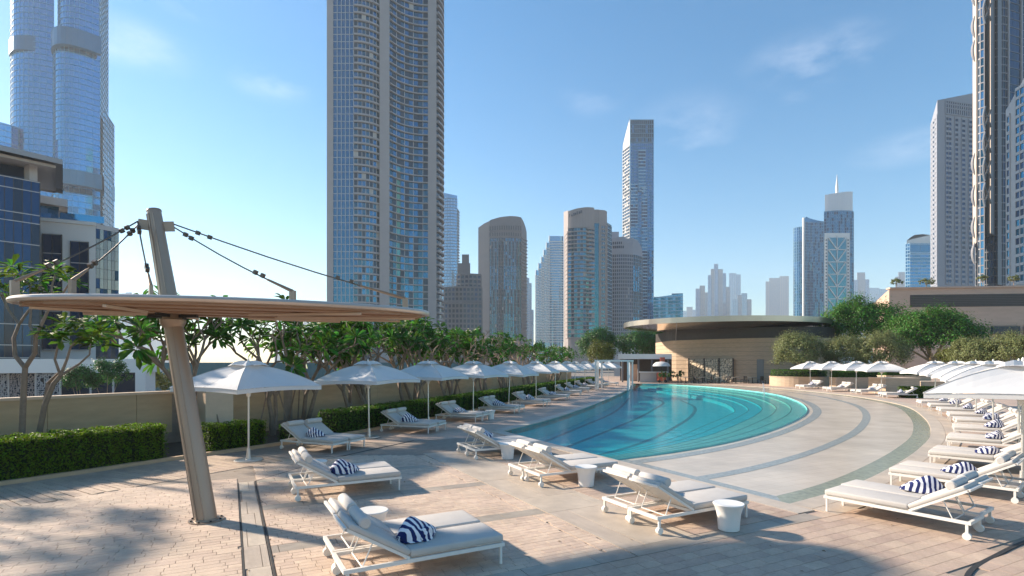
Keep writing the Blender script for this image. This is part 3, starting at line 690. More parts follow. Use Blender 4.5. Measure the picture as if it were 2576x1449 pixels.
tused = [False] * 3
def put_towel(loc, rz, label, v):
    if not tused[v]:
        tused[v] = True; t = TW[v]; t.location = loc; t.rotation_euler = (0, 0, rz); t['label'] = label; return t
    q = random.uniform(.82, 1.08); return dup(TW[v], label, loc, rz, (q * random.uniform(.9, 1.1), q, q * random.uniform(.85, 1.1)))
def pair(c, rz, where, detail, tow=True, v=0, side=0, tx=-.02):
    f = Vector((math.cos(rz), math.sin(rz), 0)); s_ = Vector((-f.y, f.x, 0)); c = Vector((c[0], c[1], 0))
    ds = [((c + s_ * q).length, q) for q in (-.365, .365)]; near = min(ds)[1]
    for q in (-.365, .365):
        j = random.uniform(-.025, .025)
        put_lounger(tuple(c + s_ * q + f * random.uniform(-.035, .035) + Vector((0, 0, .010 if c.length < 22 else 0))), rz + j, f"{'nearer' if q == near else 'farther'} white sun lounger of {where}", detail)
    if tow:
        q = near if side == 0 else -near
        put_towel(tuple(c + s_ * (q + (-near * .22)) + f * tx + Vector((0, 0, .382))), rz + random.uniform(.3, 1.2), f'striped navy and white towel on {where}', v)
pair(ST(2.15, 7.12), AU, 'the pair at the bottom centre', True, True, 0)
pair(ST(2.10, 11.80), AU, 'the pair on the sett paving behind the bottom pair', True, True, 1)
pair(ST(6.82, 7.14), AU, 'the pair closest to the dry corner of the pool', True, False)
pair(ST(6.82, 10.68), AU, 'the middle pair by the straight pool edge', True, True, 2, 1, -.28)
pair(ST(6.90, 14.30), AU, 'the farthest pair by the straight pool edge', True, True, 1, 1, -.20)
put_towel(tuple(ST(6.60, 7.36, .382)), AU + 1.2, 'small striped towel peeping over the backrest nearest the pool corner', 2)
for i in range(len(UL) - 1):
    a, b = Vector(UL[i]), Vector(UL[i + 1]); m = (a + b) / 2; d = (b - a).normalized(); f = Vector((d.y, -d.x)); c = m + f * (.25 if i == 0 else .55)
    pair(c, math.atan2(f.y, f.x), f'the {ORD[i]} hedge-side pair from the mast', False, True, i % 3)
RF = [(5.52, 9.78), (8.03, 11.73), (10.6, 14), (13.1, 16.6), (15.5, 19.3), (17.6, 21.8), (19.3, 24.2), (20.9, 26.8), (22.5, 29.5), (23.9, 32.0), (27.4, 40.2), (28.2, 44.4), (28.4, 48.8), (28.4, 53.4)]
on = normals(O)
for i, p in enumerate(RF):
    j = min(range(len(O)), key=lambda k: math.dist(O[k], p)); n = Vector(on[j]); t = Vector((-n.y, n.x)); c = Vector(p) + t * .72 + n * 1.03; f = -n
    pair(c, math.atan2(f.y, f.x) + (.0 if i else .04), f'the {ORD[i]} right-hand poolside pair from the camera', i < 2, True, i % 3, 0 if i else 1, -.10)
# ================================================================== SIDE TABLES
def make_stool():
    t = thing('side_table', '', 'side table', group='white side tables')
    MB().lathe([(.150, 0), (.160, .008), (.168, .12), (.180, .25), (.205, .34), (.232, .395), (.236, .405)], 28).build('body', ceramic, t, True)
    MB().lathe([(.236, .405), (.238, .412), (.228, .420), (.21, .418), (.0, .417)], 28, cap=False).build('top', ceramic, t, True)
    KIDS(t); return t
STL = make_stool()
for i, (p, lb) in enumerate(((ST(6.98, 6.12), 'tall-looking white tapered side table by the pair nearest the pool corner'), (ST(6.74, 9.66), 'white tapered side table by the middle pool-edge pair'), (ST(6.72, 13.34), 'white tapered side table by the farthest pool-edge pair'),
        (ST(1.90, 8.28), 'cream round side table behind the bottom centre lounger pair'), (ST(1.72, 12.95), 'round side table half hidden behind the pair on the sett paving'), (Vector((-1.0, 25.4, 0)), 'small white side table beside a hedge-side lounger'))):
    q = (p.x, p.y, .010 if p.y < 17 else -.012)
    if i == 0: STL.location = q; STL['label'] = lb
    else: dup(STL, lb, q, .3 * i)
# ================================================================== CABANA FRAME AT THE FAR END
cb = thing('cabana', 'white cabana frame with drawn curtain at the far end of the hedge row', 'cabana', (9.8, 52.5, 0), -.35)
for x in (-1.5, 1.5):
    for y in (-1.5, 1.5): b = MB(); b.box((x, y, 1.33), (.14, .14, 2.66)); b.build('post', white, cb)
for y in (-1.5, 1.5): b = MB(); b.box((0, y, 2.74), (3.2, .16, .16)); b.build('beam', white, cb)
for x in (-1.5, 1.5): b = MB(); b.box((x, 0, 2.74), (.159, 2.83, .158)); b.build('beam', white, cb)
for x, y0, y1 in ((1.42, -1.35, .1), (-1.38, -1.4, -.9)):
    c = MB(); q = [(x + .06 * math.sin(k * 1.9), y0 + (y1 - y0) * k / 24) for k in range(25)]; c.strip(p3(q, .05), p3(q, 2.6)); c.build('curtain', canvas, cb)
# ================================================================== VEGETATION
def paddle_mesh(name, frames, m):
    # frames: (base, direction, normal, length) of each paddle leaf; 3 cross-sections, folded along the midrib
    B = np.array([f[0] for f in frames], float); D = np.array([f[1] for f in frames], float); Nn = np.array([f[2] for f in frames], float); Ln = np.array([f[3] for f in frames], float)[:, None]
    D /= np.linalg.norm(D, axis=1)[:, None]; Sd = np.cross(D, Nn); Sd /= np.linalg.norm(Sd, axis=1)[:, None] + 1e-9; Nn = np.cross(Sd, D)
    n = len(B); wd = Ln * .155; drop = np.array([0, 0, -1.])
    v = np.stack([B, B + D * Ln * .5 + Sd * wd * .8 + Nn * wd * .35, B + D * Ln * .5, B + D * Ln * .5 - Sd * wd * .8 + Nn * wd * .35,
                  B + D * Ln * .8 + Sd * wd + Nn * wd * .3 + drop * Ln * .05, B + D * Ln * .8 + drop * Ln * .06, B + D * Ln * .8 - Sd * wd + Nn * wd * .3 + drop * Ln * .05, B + D * Ln + drop * Ln * .12], 1).reshape(-1, 3)
    me = bpy.data.meshes.new(name); q = []
    for k in range(n):
        i = k * 8; q += [(i, i + 2, i + 1), (i, i + 3, i + 2), (i + 1, i + 2, i + 5, i + 4), (i + 2, i + 3, i + 6, i + 5), (i + 4, i + 5, i + 7), (i + 5, i + 6, i + 7)]
    me.from_pydata([tuple(a) for a in v], [], q); me.materials.append(m); return me
def rosette(p, d, n, ln, rd):
    d = Vector(d).normalized(); x = d.orthogonal().normalized(); y = d.cross(x); out = []
    for k in range(n):
        a = k * 2.4 + rd.random(); el = rd.uniform(-.35, .75); v = (x * math.cos(a) + y * math.sin(a)) * math.cos(el) + d * math.sin(el)
        nn = d * math.cos(el) - (x * math.cos(a) + y * math.sin(a)) * math.sin(el); out.append((Vector(p) + v * .04, v, nn, ln * rd.uniform(.7, 1.15)))
    return out
def flowers(b, p, rd, n=7, s=.05):
    for k in range(n):
        q = Vector(p) + Vector((rd.gauss(0, .09), rd.gauss(0, .09), rd.gauss(.06, .06)))
        for j in range(5):
            a = j * 1.2566 + k; b.add([q, q + Vector((math.cos(a - .5) * s, math.sin(a - .5) * s, .02)), q + Vector((math.cos(a) * s * 1.5, math.sin(a) * s * 1.5, .03)), q + Vector((math.cos(a + .5) * s, math.sin(a + .5) * s, .02))], [(0, 1, 2, 3)])
def plumeria(seed, h, nleaf, bare):
    rd = random.Random(seed); tr = MB(); fr = []; fl = MB(); tips = []
    def grow(p, d, ln, r, lv):
        e = p + d * ln; mid = p + d * ln * .5 + Vector((rd.gauss(0, .04), rd.gauss(0, .04), .02))
        tr.tube([p, mid, e], [r, r * .88, r * .75], 6 if lv < 3 else 5, cap=False)
        if lv >= 5 or (lv >= 3 and rd.random() < .15): tips.append((e, d)); return
        k = 3 if (lv in (1, 2) and rd.random() < .55) else 2; a0 = rd.random() * 6.28
        for j in range(k):
            a = a0 + j * 6.283 / k + rd.gauss(0, .25); x = d.orthogonal().normalized(); y = d.cross(x); sp = rd.uniform(.45, .85)
            nd = (d * math.cos(sp) + (x * math.cos(a) + y * math.sin(a)) * math.sin(sp) + Vector((0, 0, .20))).normalized()
            grow(e, nd, ln * rd.uniform(.66, .88), r * .70, lv + 1)
    for j in range(2):
        a = rd.random() * 6.28; grow(Vector((.12 * math.cos(a + j * 3.1), .12 * math.sin(a + j * 3.1), -.05)), Vector((math.cos(a + j * 3.1) * .30, math.sin(a + j * 3.1) * .30, 1)).normalized(), h * .27, .085, 1)
    bk = rd.random
    for p, d in tips:
        if rd.random() < bare:
            for k in range(5):                                     # bare twigs
                v = Vector((rd.gauss(0, 1), rd.gauss(0, 1), rd.gauss(.5, .8))).normalized(); tr.tube([p, p + v * rd.uniform(.18, .42)], [.014, .007], 3, cap=False)
            continue
        fr += rosette(p, d + Vector((0, 0, .5)), nleaf, .38, rd)
        if rd.random() < .16: flowers(fl, p + Vector((0, 0, .12)), rd)
    a = tr.build('trunk', bark if bare < .5 else barkt, None, True); me1 = a.data; bpy.data.objects.remove(a)
    me2 = paddle_mesh('crown', fr, lplum if seed % 2 else lplum); me3 = None
    if fl.v: b = fl.build('blossom', petal, None); me3 = b.data; bpy.data.objects.remove(b)
    return me1, me2, me3
PV = [plumeria(11, 4.7, 20, .03), plumeria(12, 4.6, 19, .15), plumeria(13, 4.4, 19, .06), plumeria(14, 4.4, 15, .5), plumeria(15, 4.3, 14, .62), plumeria(18, 4.5, 19, .2)]
tp_ = offset(K, -2.1); tb_ = offset(K, -2.7)
spots = [(18.0, 0, 1.05), (19.6, 1, 1.0), (21.4, 2, 1.05), (23.4, 0, 1.0), (25.2, 5, 1.05), (27.2, 1, 1.0), (29.0, 0, 1.08), (31.4, 3, 1.0), (33.4, 2, 1.06), (35.6, 4, 1.0), (38.0, 5, 1.05), (40.5, 3, 1.0), (43.2, 4, 1.02), (46.0, 1, 1.0), (49.0, 3, 1.0), (52.5, 2, .95), (56.5, 5, .92)]
for i, (yy, v, sc) in enumerate(spots):
    p = min(tp_ if i % 2 else tb_, key=lambda q: abs(q[1] - yy))
    t = thing('frangipani_tree', f"{ORD[i]} frangipani tree{' with many bare twigs' if v in (3, 4) else ''} behind the hedge right of the mast", 'tree', (p[0], p[1], .03), i * 1.9, 'frangipani trees behind the hedge'); t.scale = (sc * 1.12, sc * 1.12, sc * 1.2)
    a, b, c = PV[v]; obj('trunk', a, t); obj('crown', b, t)
    if c: obj('blossom', c, t)
    for j in range(2):                                             # supporting stakes
        st = MB(); a_ = random.random() * 6; st.tube([(.55 * math.cos(a_), .55 * math.sin(a_), 0), (.12 * math.cos(a_), .12 * math.sin(a_), 1.55)], .022, 6); st.build('stake', bark, t)
for i, (yy, v, q_) in enumerate(((6.3, 0, -1.6), (8.6, 2, -2.3), (10.6, 1, -1.7))):                # the row goes on out of the frame; its shade falls on the left paving
    p = min(offset(K, q_), key=lambda q: abs(q[1] - yy)); t = thing('frangipani_tree', f'{ORD[i]} frangipani tree of the hedge row outside the left edge', 'tree', (p[0], p[1], .03), i * 2.3, 'frangipani trees behind the hedge'); t.scale = (1.2, 1.2, 1.15)
    a, b, c = PV[v]; obj('trunk', a, t); obj('crown', b, t)
# the two frangipani trees close to the left edge, leaf by leaf
def P3(x, y, Y): return Vector((PX(x, Y), Y, ZP(y, Y)))
leafme = [paddle_mesh('leaf', [(Vector((0, 0, 0)), Vector((1, 0, 0)), Vector((0, 0, 1)), 1.)], m) for m in (lplum, lplum, lplum2)]
def near_tree(label, Y, limbs, tips, ln, nl, seed, base):
    rd = random.Random(seed); T = thing('frangipani_tree', label, 'tree', tuple(base), group='frangipani trees behind the hedge'); o = base
    for kk, (pts, r0, r1) in enumerate(limbs):
        q = [P3(x, y, Y + dy) for x, y, dy in pts]; n = len(q); b = MB(); b.tube(q, [r0 + (r1 - r0) * i / (n - 1) for i in range(n)], 9); b.build('trunk' if kk == 0 else 'branch', bark, T, True, o)
    for x, y, dy in tips:
        c = P3(x, y, Y + dy)
        for p, v, nn, l in rosette(c, (rd.gauss(0, .25), rd.gauss(0, .25), 1), nl, ln, rd):
            v = v.normalized(); s_ = v.cross(nn).normalized(); n2 = s_.cross(v); M = Matrix.Identity(4)
            for i_ in range(3): M[i_][0], M[i_][1], M[i_][2] = v[i_] * l, -s_[i_] * l, n2[i_] * l
            M.translation = p - o; obj('leaf', leafme[rd.randrange(3)], T, M=M)
    f = MB()
    for x, y, dy in tips[::3]: flowers(f, P3(x, y - 8, Y + dy) , rd, 6, .04)
    f.build('blossom', petal, T, off=o)
b1 = Vector((PX(52, 13.6), 13.6, .03))
near_tree('tall frangipani tree at the left edge whose crown rises above the shade canopy', 13.6,
    [([(52, 1172, 0), (58, 1010, 0), (63, 925, 0)], .075, .06), ([(63, 925, 0), (38, 895, .1), (35, 850, .15), (48, 815, .2)], .055, .035), ([(63, 925, 0), (88, 888, -.1), (90, 845, -.15), (112, 800, -.2), (128, 765, -.2)], .055, .03),
     ([(48, 815, .2), (22, 780, .3), (5, 735, .3)], .032, .02), ([(48, 815, .2), (80, 770, .1), (75, 720, .1), (48, 690, 0)], .032, .02), ([(90, 845, -.15), (75, 820, -.1), (78, 780, -.1), (100, 720, 0)], .035, .02), ([(128, 765, -.2), (160, 735, -.3), (175, 712, -.3)], .028, .018), ([(128, 765, -.2), (130, 720, -.1), (140, 690, 0)], .028, .018), ([(22, 780, .3), (-10, 720, .4)], .025, .018)],
    [(8, 700, .3), (48, 690, 0), (92, 712, 0), (138, 682, 0), (175, 712, -.3), (15, 735, .5), (120, 738, .1), (-8, 725, .4), (150, 700, .5), (60, 720, .5), (165, 690, .2), (30, 672, .2)], .40, 14, 5, b1)
b2 = Vector((PX(84, 13.9), 13.9, .03))
near_tree('low leaning frangipani tree under the left end of the shade canopy', 13.9,
    [([(84, 1165, 0), (112, 1020, 0), (135, 965, 0), (152, 945, 0)], .07, .05), ([(112, 1020, 0), (120, 965, .15), (152, 935, .1)], .05, .035), ([(152, 945, 0), (168, 905, 0), (178, 872, 0)], .038, .024), ([(152, 945, 0), (138, 905, -.1), (145, 870, -.1)], .035, .022), ([(152, 945, 0), (200, 915, .1), (225, 892, .1)], .034, .02), ([(225, 892, .1), (228, 862, .1)], .02, .016), ([(178, 872, 0), (205, 845, .2), (212, 820, .2)], .022, .016)],
    [(150, 850, -.1), (128, 838, -.3), (180, 862, 0), (212, 815, .2), (232, 850, .1), (258, 868, .3), (160, 815, .2), (190, 835, .3), (245, 838, .4)], .42, 15, 6, b2)
# ---- rounded trees: leaf clumps through an uneven crown, trunk and limbs below
def clump_tree(name, label, base, c, r, nc, per, size, m, group, lump=.22, trunk=.16, seed=1, spread=.30, mt=None, limbs=6, inner=.5):
    rd = np.random.default_rng(seed); T = thing(name, label, 'tree', tuple(base), group=group); c = np.array(c) - np.array(base)
    d = rd.normal(0, 1, (nc, 3)); d /= np.linalg.norm(d, axis=1)[:, None]; d[:, 2] = np.where(d[:, 2] < -.55, -d[:, 2], d[:, 2])
    rr = rd.uniform(inner, 1.0, nc) ** .6 * (1 + lump * np.sin(d[:, 0] * 4 + seed) * np.cos(d[:, 1] * 5 + d[:, 2] * 3 + seed * 2))
    cc = c + d * rr[:, None] * np.array(r); k = rd.normal(0, 1, (nc, per, 3)); sp = spread * min(r); pos = cc[:, None, :] + k * sp * rd.uniform(.45, 1., (nc, 1, 1)) * .6
    nor = np.repeat(d[:, None, :], per, 1) * .8 + k * .5; nor[..., 2] += .45
    leaves('crown', pos.reshape(-1, 3), nor.reshape(-1, 3), size, m, T, aspect=1.6, jitter=.45, kind=None)
    tr = MB(); tr.tube([(0, 0, -.1), (.05, .03, c[2] * .25), tuple(c * [.6, .6, .62])], [trunk * 1.25, trunk, trunk * .75], 9); tk = tr.build('trunk', mt or bark, T, True)
    j0 = Vector(c * [.6, .6, .45])
    for j in range(limbs):
        e = Vector(cc[j * (nc // limbs)]); b = MB(); mid = j0.lerp(e, .5) + Vector((0, 0, -.1)); b.tube([j0, mid, e], [trunk * .6, trunk * .4, trunk * .15], 6); b.build('limb', mt or bark, T, True)
    return T
def at(x, Y, z=0.): return (PX(x, Y), Y, z)
def ctr(x, y, Y): return (PX(x, Y), Y, ZP(y, Y))
og, fg = 'grey-green olive trees', 'large green trees'
lit = mat('sunlit_bark', (.40, .27, .15), .85, var=.2, scale=4)  # orange sunlight on the limbs put into the bark colour
clump_tree('olive_tree', 'round grey-green olive tree in the drum planter beside the pavilion', at(2008, 61, .9), ctr(2006, 884, 61), (2.5, 2.4, 2.15), 190, 90, .15, lolive, og, .12, .10, 2)
clump_tree('olive_tree', 'broad grey-green olive tree behind the second and third right-hand far parasols', at(2128, 62, .9), ctr(2128, 890, 62), (2.7, 2.4, 2.0), 190, 90, .15, lolive, og, .15, .10, 3)
clump_tree('olive_tree', 'darker grey-green olive tree in front of the large green trees', at(2216, 60, .9), ctr(2216, 886, 60), (2.6, 2.4, 2.2), 180, 90, .15, lolive, og, .15, .10, 4)
clump_tree('olive_tree', 'grey-green olive tree under the stone building, left of the right edge pair', at(2455, 52, .9), ctr(2455, 890, 52), (2.0, 2.0, 1.5), 150, 90, .14, lolive, og, .15, .10, 5)
clump_tree('olive_tree', 'grey-green olive tree at the right edge above the near parasol', at(2556, 50, .9), ctr(2556, 885, 50), (2.4, 2.2, 1.7), 170, 90, .14, lolive, og, .15, .10, 6)
clump_tree('shrub', 'yellow-green loose shrub between the large tree and the right olive trees', at(2402, 55, .9), ctr(2402, 896, 55), (1.5, 1.4, .9), 70, 70, .14, lyel, None, .2, .05, 7, limbs=4)
clump_tree('spreading_tree', 'broad green tree standing between the pavilion roof and the stone building', at(2150, 72), ctr(2165, 818, 72), (5.3, 4.2, 3.0), 330, 85, .24, lficus, fg, .25, .2, 8)
clump_tree('spreading_tree', 'darkest broad green tree with sunlit bare limbs above the right-hand parasols', at(2335, 64), ctr(2348, 840, 64), (5.1, 4.0, 2.7), 330, 85, .23, lficus, fg, .25, .22, 9, mt=lit, limbs=9)
clump_tree('spreading_tree', 'dark leafy tree left of the flat-roofed bar at the far end', at(1505, 96, -5), ctr(1507, 872, 96), (3.7, 3.2, 2.8), 170, 80, .26, ldark, fg, .2, .15, 10)
clump_tree('spreading_tree', 'dark leafy tree with visible trunk in front of the blue-windowed villa', at(1611, 97, -5), ctr(1606, 872, 97), (3.4, 3.2, 2.7), 160, 80, .25, ldark, fg, .2, .16, 11)
clump_tree('spreading_tree', 'dark leafy tree touching the left corner of the pavilion', at(1660, 98, -5), ctr(1656, 866, 98), (2.7, 2.6, 2.8), 130, 80, .25, ldark, fg, .2, .14, 12)
clump_tree('shrub', 'yellow-green rounded shrub at the far end of the frangipani row', at(1512, 68, 0), ctr(1512, 890, 68), (1.7, 1.5, 1.5), 90, 70, .16, lyel, None, .2, .05, 13, limbs=4)
for i, (x, Y, y, r, lb) in enumerate(((2255, 92, 712, .9, 'small tufted shrub at the left end of the stone building roof'), (2330, 92, 712, 1.1, 'low round shrub on the stone building roof below the blue office tower'), (2472, 92, 703, .8, 'small shrub on the stone building roof below the curved tower'), (2550, 92, 703, .8, 'thin shrub on the stone building roof by the right edge'))):
    z = ZP(722 if i < 2 else 716, Y); clump_tree('roof_shrub', lb, at(x, Y, z), ctr(x, y - 2, Y), (r, r, r * .6), 30, 50, .16, lolive, 'shrubs on the stone building roof', .2, .05, 20 + i, limbs=3)
for i, (x, y, Y, r, m, lb) in enumerate(((268, 945, 52, 1.6, ldark, 'dusty green bush in front of the low glass pavilion'), (205, 955, 50, 1.3, ldark, 'small dark bush left of the low pavilion glazing'), (375, 958, 90, 2.0, lyel, 'yellow-green street tree beyond the boundary wall'), (418, 962, 95, 2.2, lyel, 'orange-tinged street tree beyond the boundary wall beside the mast'))):
    clump_tree('street_tree', lb, at(x, Y, -5), ctr(x, y, Y), (r, r, r * .9), 60, 70, .2, m, 'small trees beyond the boundary wall', .2, .08, 30 + i, limbs=3)
# ---- planters and hedges on the right
def drum(label, x, y, Y, r, h, hh):
    c = Vector(at(x, Y)); T = thing('planter', label, 'planter', tuple(c), group='stone planters right of the pool')
    MB().lathe([(r, -.02), (r, h - .08), (r + .04, h - .07), (r + .04, h), (r - .12, h), (r - .12, h - .1), (0.01, h - .1)], 40, cap=False).build('drum', stone, T)
    n = 3200; a = RNG.random(n) * 6.283; q = RNG.random(n) ** .5; side = RNG.random(n) < .5; rr = np.where(side, r - .2, q * (r - .2)); zz = np.where(side, h - .1 + RNG.random(n) * hh, h - .1 + hh)
    pos = np.stack([rr * np.cos(a), rr * np.sin(a), zz], 1) + RNG.normal(0, .05, (n, 3)); nor = np.stack([np.where(side, np.cos(a), 0), np.where(side, np.sin(a), 0), np.where(side, .3, 1.)], 1)
    leaves('hedge_ring', pos, nor, .13, lhedge2, T)
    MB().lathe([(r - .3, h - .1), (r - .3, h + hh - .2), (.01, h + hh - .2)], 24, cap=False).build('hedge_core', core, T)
drum('round stone drum planter with a clipped hedge ring below the olive tree', 2008, 0, 61, 2.9, 1.05, .75)
def rect_planter(label, x0, x1, Y, dep, h, hh, ang=0.):
    c = Vector(at((x0 + x1) / 2, Y)); wd = PX(x1, Y) - PX(x0, Y); T = thing('planter', label, 'planter', tuple(c), ang, 'stone planters right of the pool')
    b = MB(); b.box((0, 0, h / 2), (wd, dep, h)); b.build('trough', stone, T); b = MB(); b.box((0, 0, h + .03), (wd + .06, dep + .06, .06)); b.build('rim_stone', capst, T)
    if hh:
        n = int(900 * (wd + dep)); s_ = RNG.integers(0, 3, n); u, v = RNG.uniform(-.48, .48, n) * wd, RNG.uniform(-.46, .46, n) * dep; z = h + RNG.random(n) * hh
        pos = np.stack([np.where(s_ == 2, -wd * .48, u), np.where(s_ == 0, -dep * .46, v), np.where(s_ == 1, h + hh, z)], 1) + RNG.normal(0, .04, (n, 3))
        nor = np.stack([np.where(s_ == 2, -1., 0), np.where(s_ == 0, -1., 0), np.where(s_ == 1, 1., .3)], 1); leaves('hedge_block', pos, nor, .12, lhedge2, T)
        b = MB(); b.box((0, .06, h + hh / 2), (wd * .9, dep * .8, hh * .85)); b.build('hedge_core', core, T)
rect_planter('long stone planter with clipped hedge behind the far right-hand parasols', 2095, 2215, 56, 1.2, 1.0, .65)
rect_planter('low stone planter with hedge behind the middle right-hand parasols', 2218, 2330, 50, 1.2, 1.35, .6)
rect_planter('bare stone block wall right of the far loungers', 2206, 2290, 46.5, 2.2, 1.25, 0)
rect_planter('long stepped stone wall behind the middle right-hand parasols', 2300, 2576, 48, 1.5, .9, 0)
rect_planter('low stone planter beside the right edge behind the near parasols', 2440, 2620, 41, 1.3, .55, .5)
hq = G(2286, 1001), G(2400, 1001)
hedge([(hq[0].x, hq[0].y), (hq[1].x, hq[1].y)], 1.1, .82, 'bright green box hedge on the deck behind the right-hand loungers', 900, .085, lhedge, z0=-.01, gap=0)
# ================================================================== BUILDINGS
gl_blue = glass('glass_blue', (.018, .16, .27)); gl_teal = glass('glass_teal', (.018, .12, .165)); gl_dark = glass('glass_dark', (.012, .045, .075), metal=.3); gl_sky = glass('glass_sky', (.035, .20, .38))
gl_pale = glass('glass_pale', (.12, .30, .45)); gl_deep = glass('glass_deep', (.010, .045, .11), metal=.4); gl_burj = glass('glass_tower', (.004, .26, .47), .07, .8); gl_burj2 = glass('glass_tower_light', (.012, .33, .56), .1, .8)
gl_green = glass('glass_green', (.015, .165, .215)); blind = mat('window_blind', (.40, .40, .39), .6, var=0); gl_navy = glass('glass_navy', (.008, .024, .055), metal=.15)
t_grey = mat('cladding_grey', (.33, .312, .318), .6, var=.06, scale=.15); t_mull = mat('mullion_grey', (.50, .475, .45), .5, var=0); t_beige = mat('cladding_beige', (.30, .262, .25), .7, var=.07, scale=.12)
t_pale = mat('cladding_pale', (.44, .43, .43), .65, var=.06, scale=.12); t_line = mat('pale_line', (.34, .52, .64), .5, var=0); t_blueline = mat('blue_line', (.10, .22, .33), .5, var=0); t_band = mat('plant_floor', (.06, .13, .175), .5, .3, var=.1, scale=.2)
t_white = mat('cladding_white', (.70, .69, .67), .55, var=.04, scale=.1); t_hotel = mat('hotel_render', (.29, .305, .35), .75, var=.05, scale=.05); t_pink = mat('building_stone', (.56, .39, .295), .75, var=.10, scale=.5, stretch=(1, 1, 4)); t_brown = mat('cladding_brown', (.155, .15, .158), .7, var=.08, scale=.2)
louv = mat('louvre_dark', (.10, .085, .078), .6, var=.1)
def sec(x0, Y0, x1, Y1, n, bul=0.):
    a, b = Vector((PX(x0, Y0), Y0)), Vector((PX(x1, Y1), Y1)); d = (b - a).normalized(); nr = Vector((d.y, -d.x)); out = []
    for k in range(n + 1):
        t = k / n; p = a.lerp(b, t) + nr * bul * 4 * t * (1 - t); out.append((p.x, p.y))
    return out
def lv(z0, z1, fh): n = max(1, round((z1 - z0) / fh)); return [z0 + (z1 - z0) * k / n for k in range(n + 1)]
PAN = {}
def building(name, label, cat, x, Y, group='towers on the skyline', z=-5.):
    T = thing(name, label, cat, (PX(x, Y), Y, z), group=group); PAN[T.name] = []; return T
def block(T, path, z0, z1, dep, m, name='wall'):
    back = []
    for p in path:
        l = math.hypot(*p); back.append((p[0] + p[0] / l * dep, p[1] + p[1] / l * dep))
    tops = (list(z1) + list(reversed(z1))) if isinstance(z1, (list, tuple)) else z1
    b = MB(); b.prism(list(path) + list(reversed(back)), z0, tops); return b.build(name, m, T, off=T.location)
NOBJ = {}
def grid(T, path, L, glassm, slab=(.6, .3, None), mull=(.2, .2, None), every=1, mz=.0, join=False, lit=0., skip=None, sname='floor_slab', mname='mullion', ztop=None, sl_ends=True):
    nr = normals(path); o = T.location; J = MB()
    sh, so, sm = slab; mw, mo_, mm = mull
    for k, z in enumerate(L):
        if not sm or (ztop and z > ztop): continue
        b = J if join else MB(); b.cm = 0; b.wallstrip(path, z - sh / 2, z + sh / 2, -.05, so)
        if not join: b.build(sname, sm, T, off=o)
    if mm:
        for i in range(0, len(path), every):
            p, n = path[i], nr[i]; b = J if join else MB(); b.cm = 1 if join else 0; z0, z1 = L[0], L[-1]
            b.box((p[0] + n[0] * (mo_ - .1) / 2, p[1] + n[1] * (mo_ - .1) / 2, (z0 + z1) / 2), (mw, mo_ + .1, z1 - z0), math.atan2(n[0], -n[1]))
            if not join: b.build(mname, mm, T, off=o)
    if join and J.f: J.build('facade_grid', [sm or mm, mm or sm], T, off=o, kind='stuff')
    if glassm:
        for i in range(len(path) - 1):
            a, b = path[i], path[i + 1]; mx, my = (a[0] + b[0]) / 2, (a[1] + b[1]) / 2; dx, dy = b[0] - a[0], b[1] - a[1]; l = math.hypot(dx, dy); ang = math.atan2(dy, dx); n = (dy / l, -dx / l)
            for k in range(len(L) - 1):
                if skip and skip(i, k): continue
                h = L[k + 1] - L[k] - (sh if sm else .1) - mz * 2
                m = blind if random.random() < lit else (glassm[(i * 2 + (k // 7) + (random.random() < .14)) % len(glassm)] if len(glassm) > 1 else glassm[0])
                PAN[T.name].append((mx + n[0] * .03, my + n[1] * .03, (L[k] + L[k + 1]) / 2, ang, l - (mw if mm else .1), h, m))
PU = {}
def pane_unit(m):
    if m.name not in PU:
        b = MB(); b.box((0, 0, 0), (1, .05, 1)); me = bpy.data.meshes.new('pane_' + m.name); me.from_pydata(b.v, [], b.f); me.materials.append(m); PU[m.name] = me
    return PU[m.name]
def panes(T, budget=150):
    lst = PAN[T.name]; o = T.location; lst.sort(key=lambda q: (-q[4] * q[5] * (1 if HY - (q[2] - HC) * F / q[1] > 0 else .01) * (1 if q[2] > HC + 3 else .3), q[2]))
    for x, y, z, a, wd, h, m in lst[:budget]:
        M = Matrix.Translation((x - o.x, y - o.y, z - o.z)) @ Matrix.Rotation(a + random.gauss(0, .006), 4, 'Z') @ Matrix.Rotation(random.gauss(0, .004), 4, 'X') @ Matrix.Diagonal((wd, 1, h, 1)); obj('window', pane_unit(m), T, M=M)
    by = {}
    for q in lst[budget:]: by.setdefault(q[6].name, []).append(q)
    for nm, qs in by.items():
        b = MB()
        for x, y, z, a, wd, h, m in qs:
            a += random.gauss(0, .006); tl = random.gauss(0, .004) * h; c, s_ = math.cos(a) * wd / 2, math.sin(a) * wd / 2; nx, ny = math.sin(a), -math.cos(a)
            b.add([(x - c + nx * .03, y - s_ + ny * .03, z - h / 2), (x + c + nx * .03, y + s_ + ny * .03, z - h / 2), (x + c + nx * (.03 + tl), y + s_ + ny * (.03 + tl), z + h / 2), (x - c + nx * (.03 + tl), y - s_ + ny * (.03 + tl), z + h / 2)], [(0, 1, 2, 3)])
        b.build('window_field', MATS[nm], T, off=o, kind='stuff')
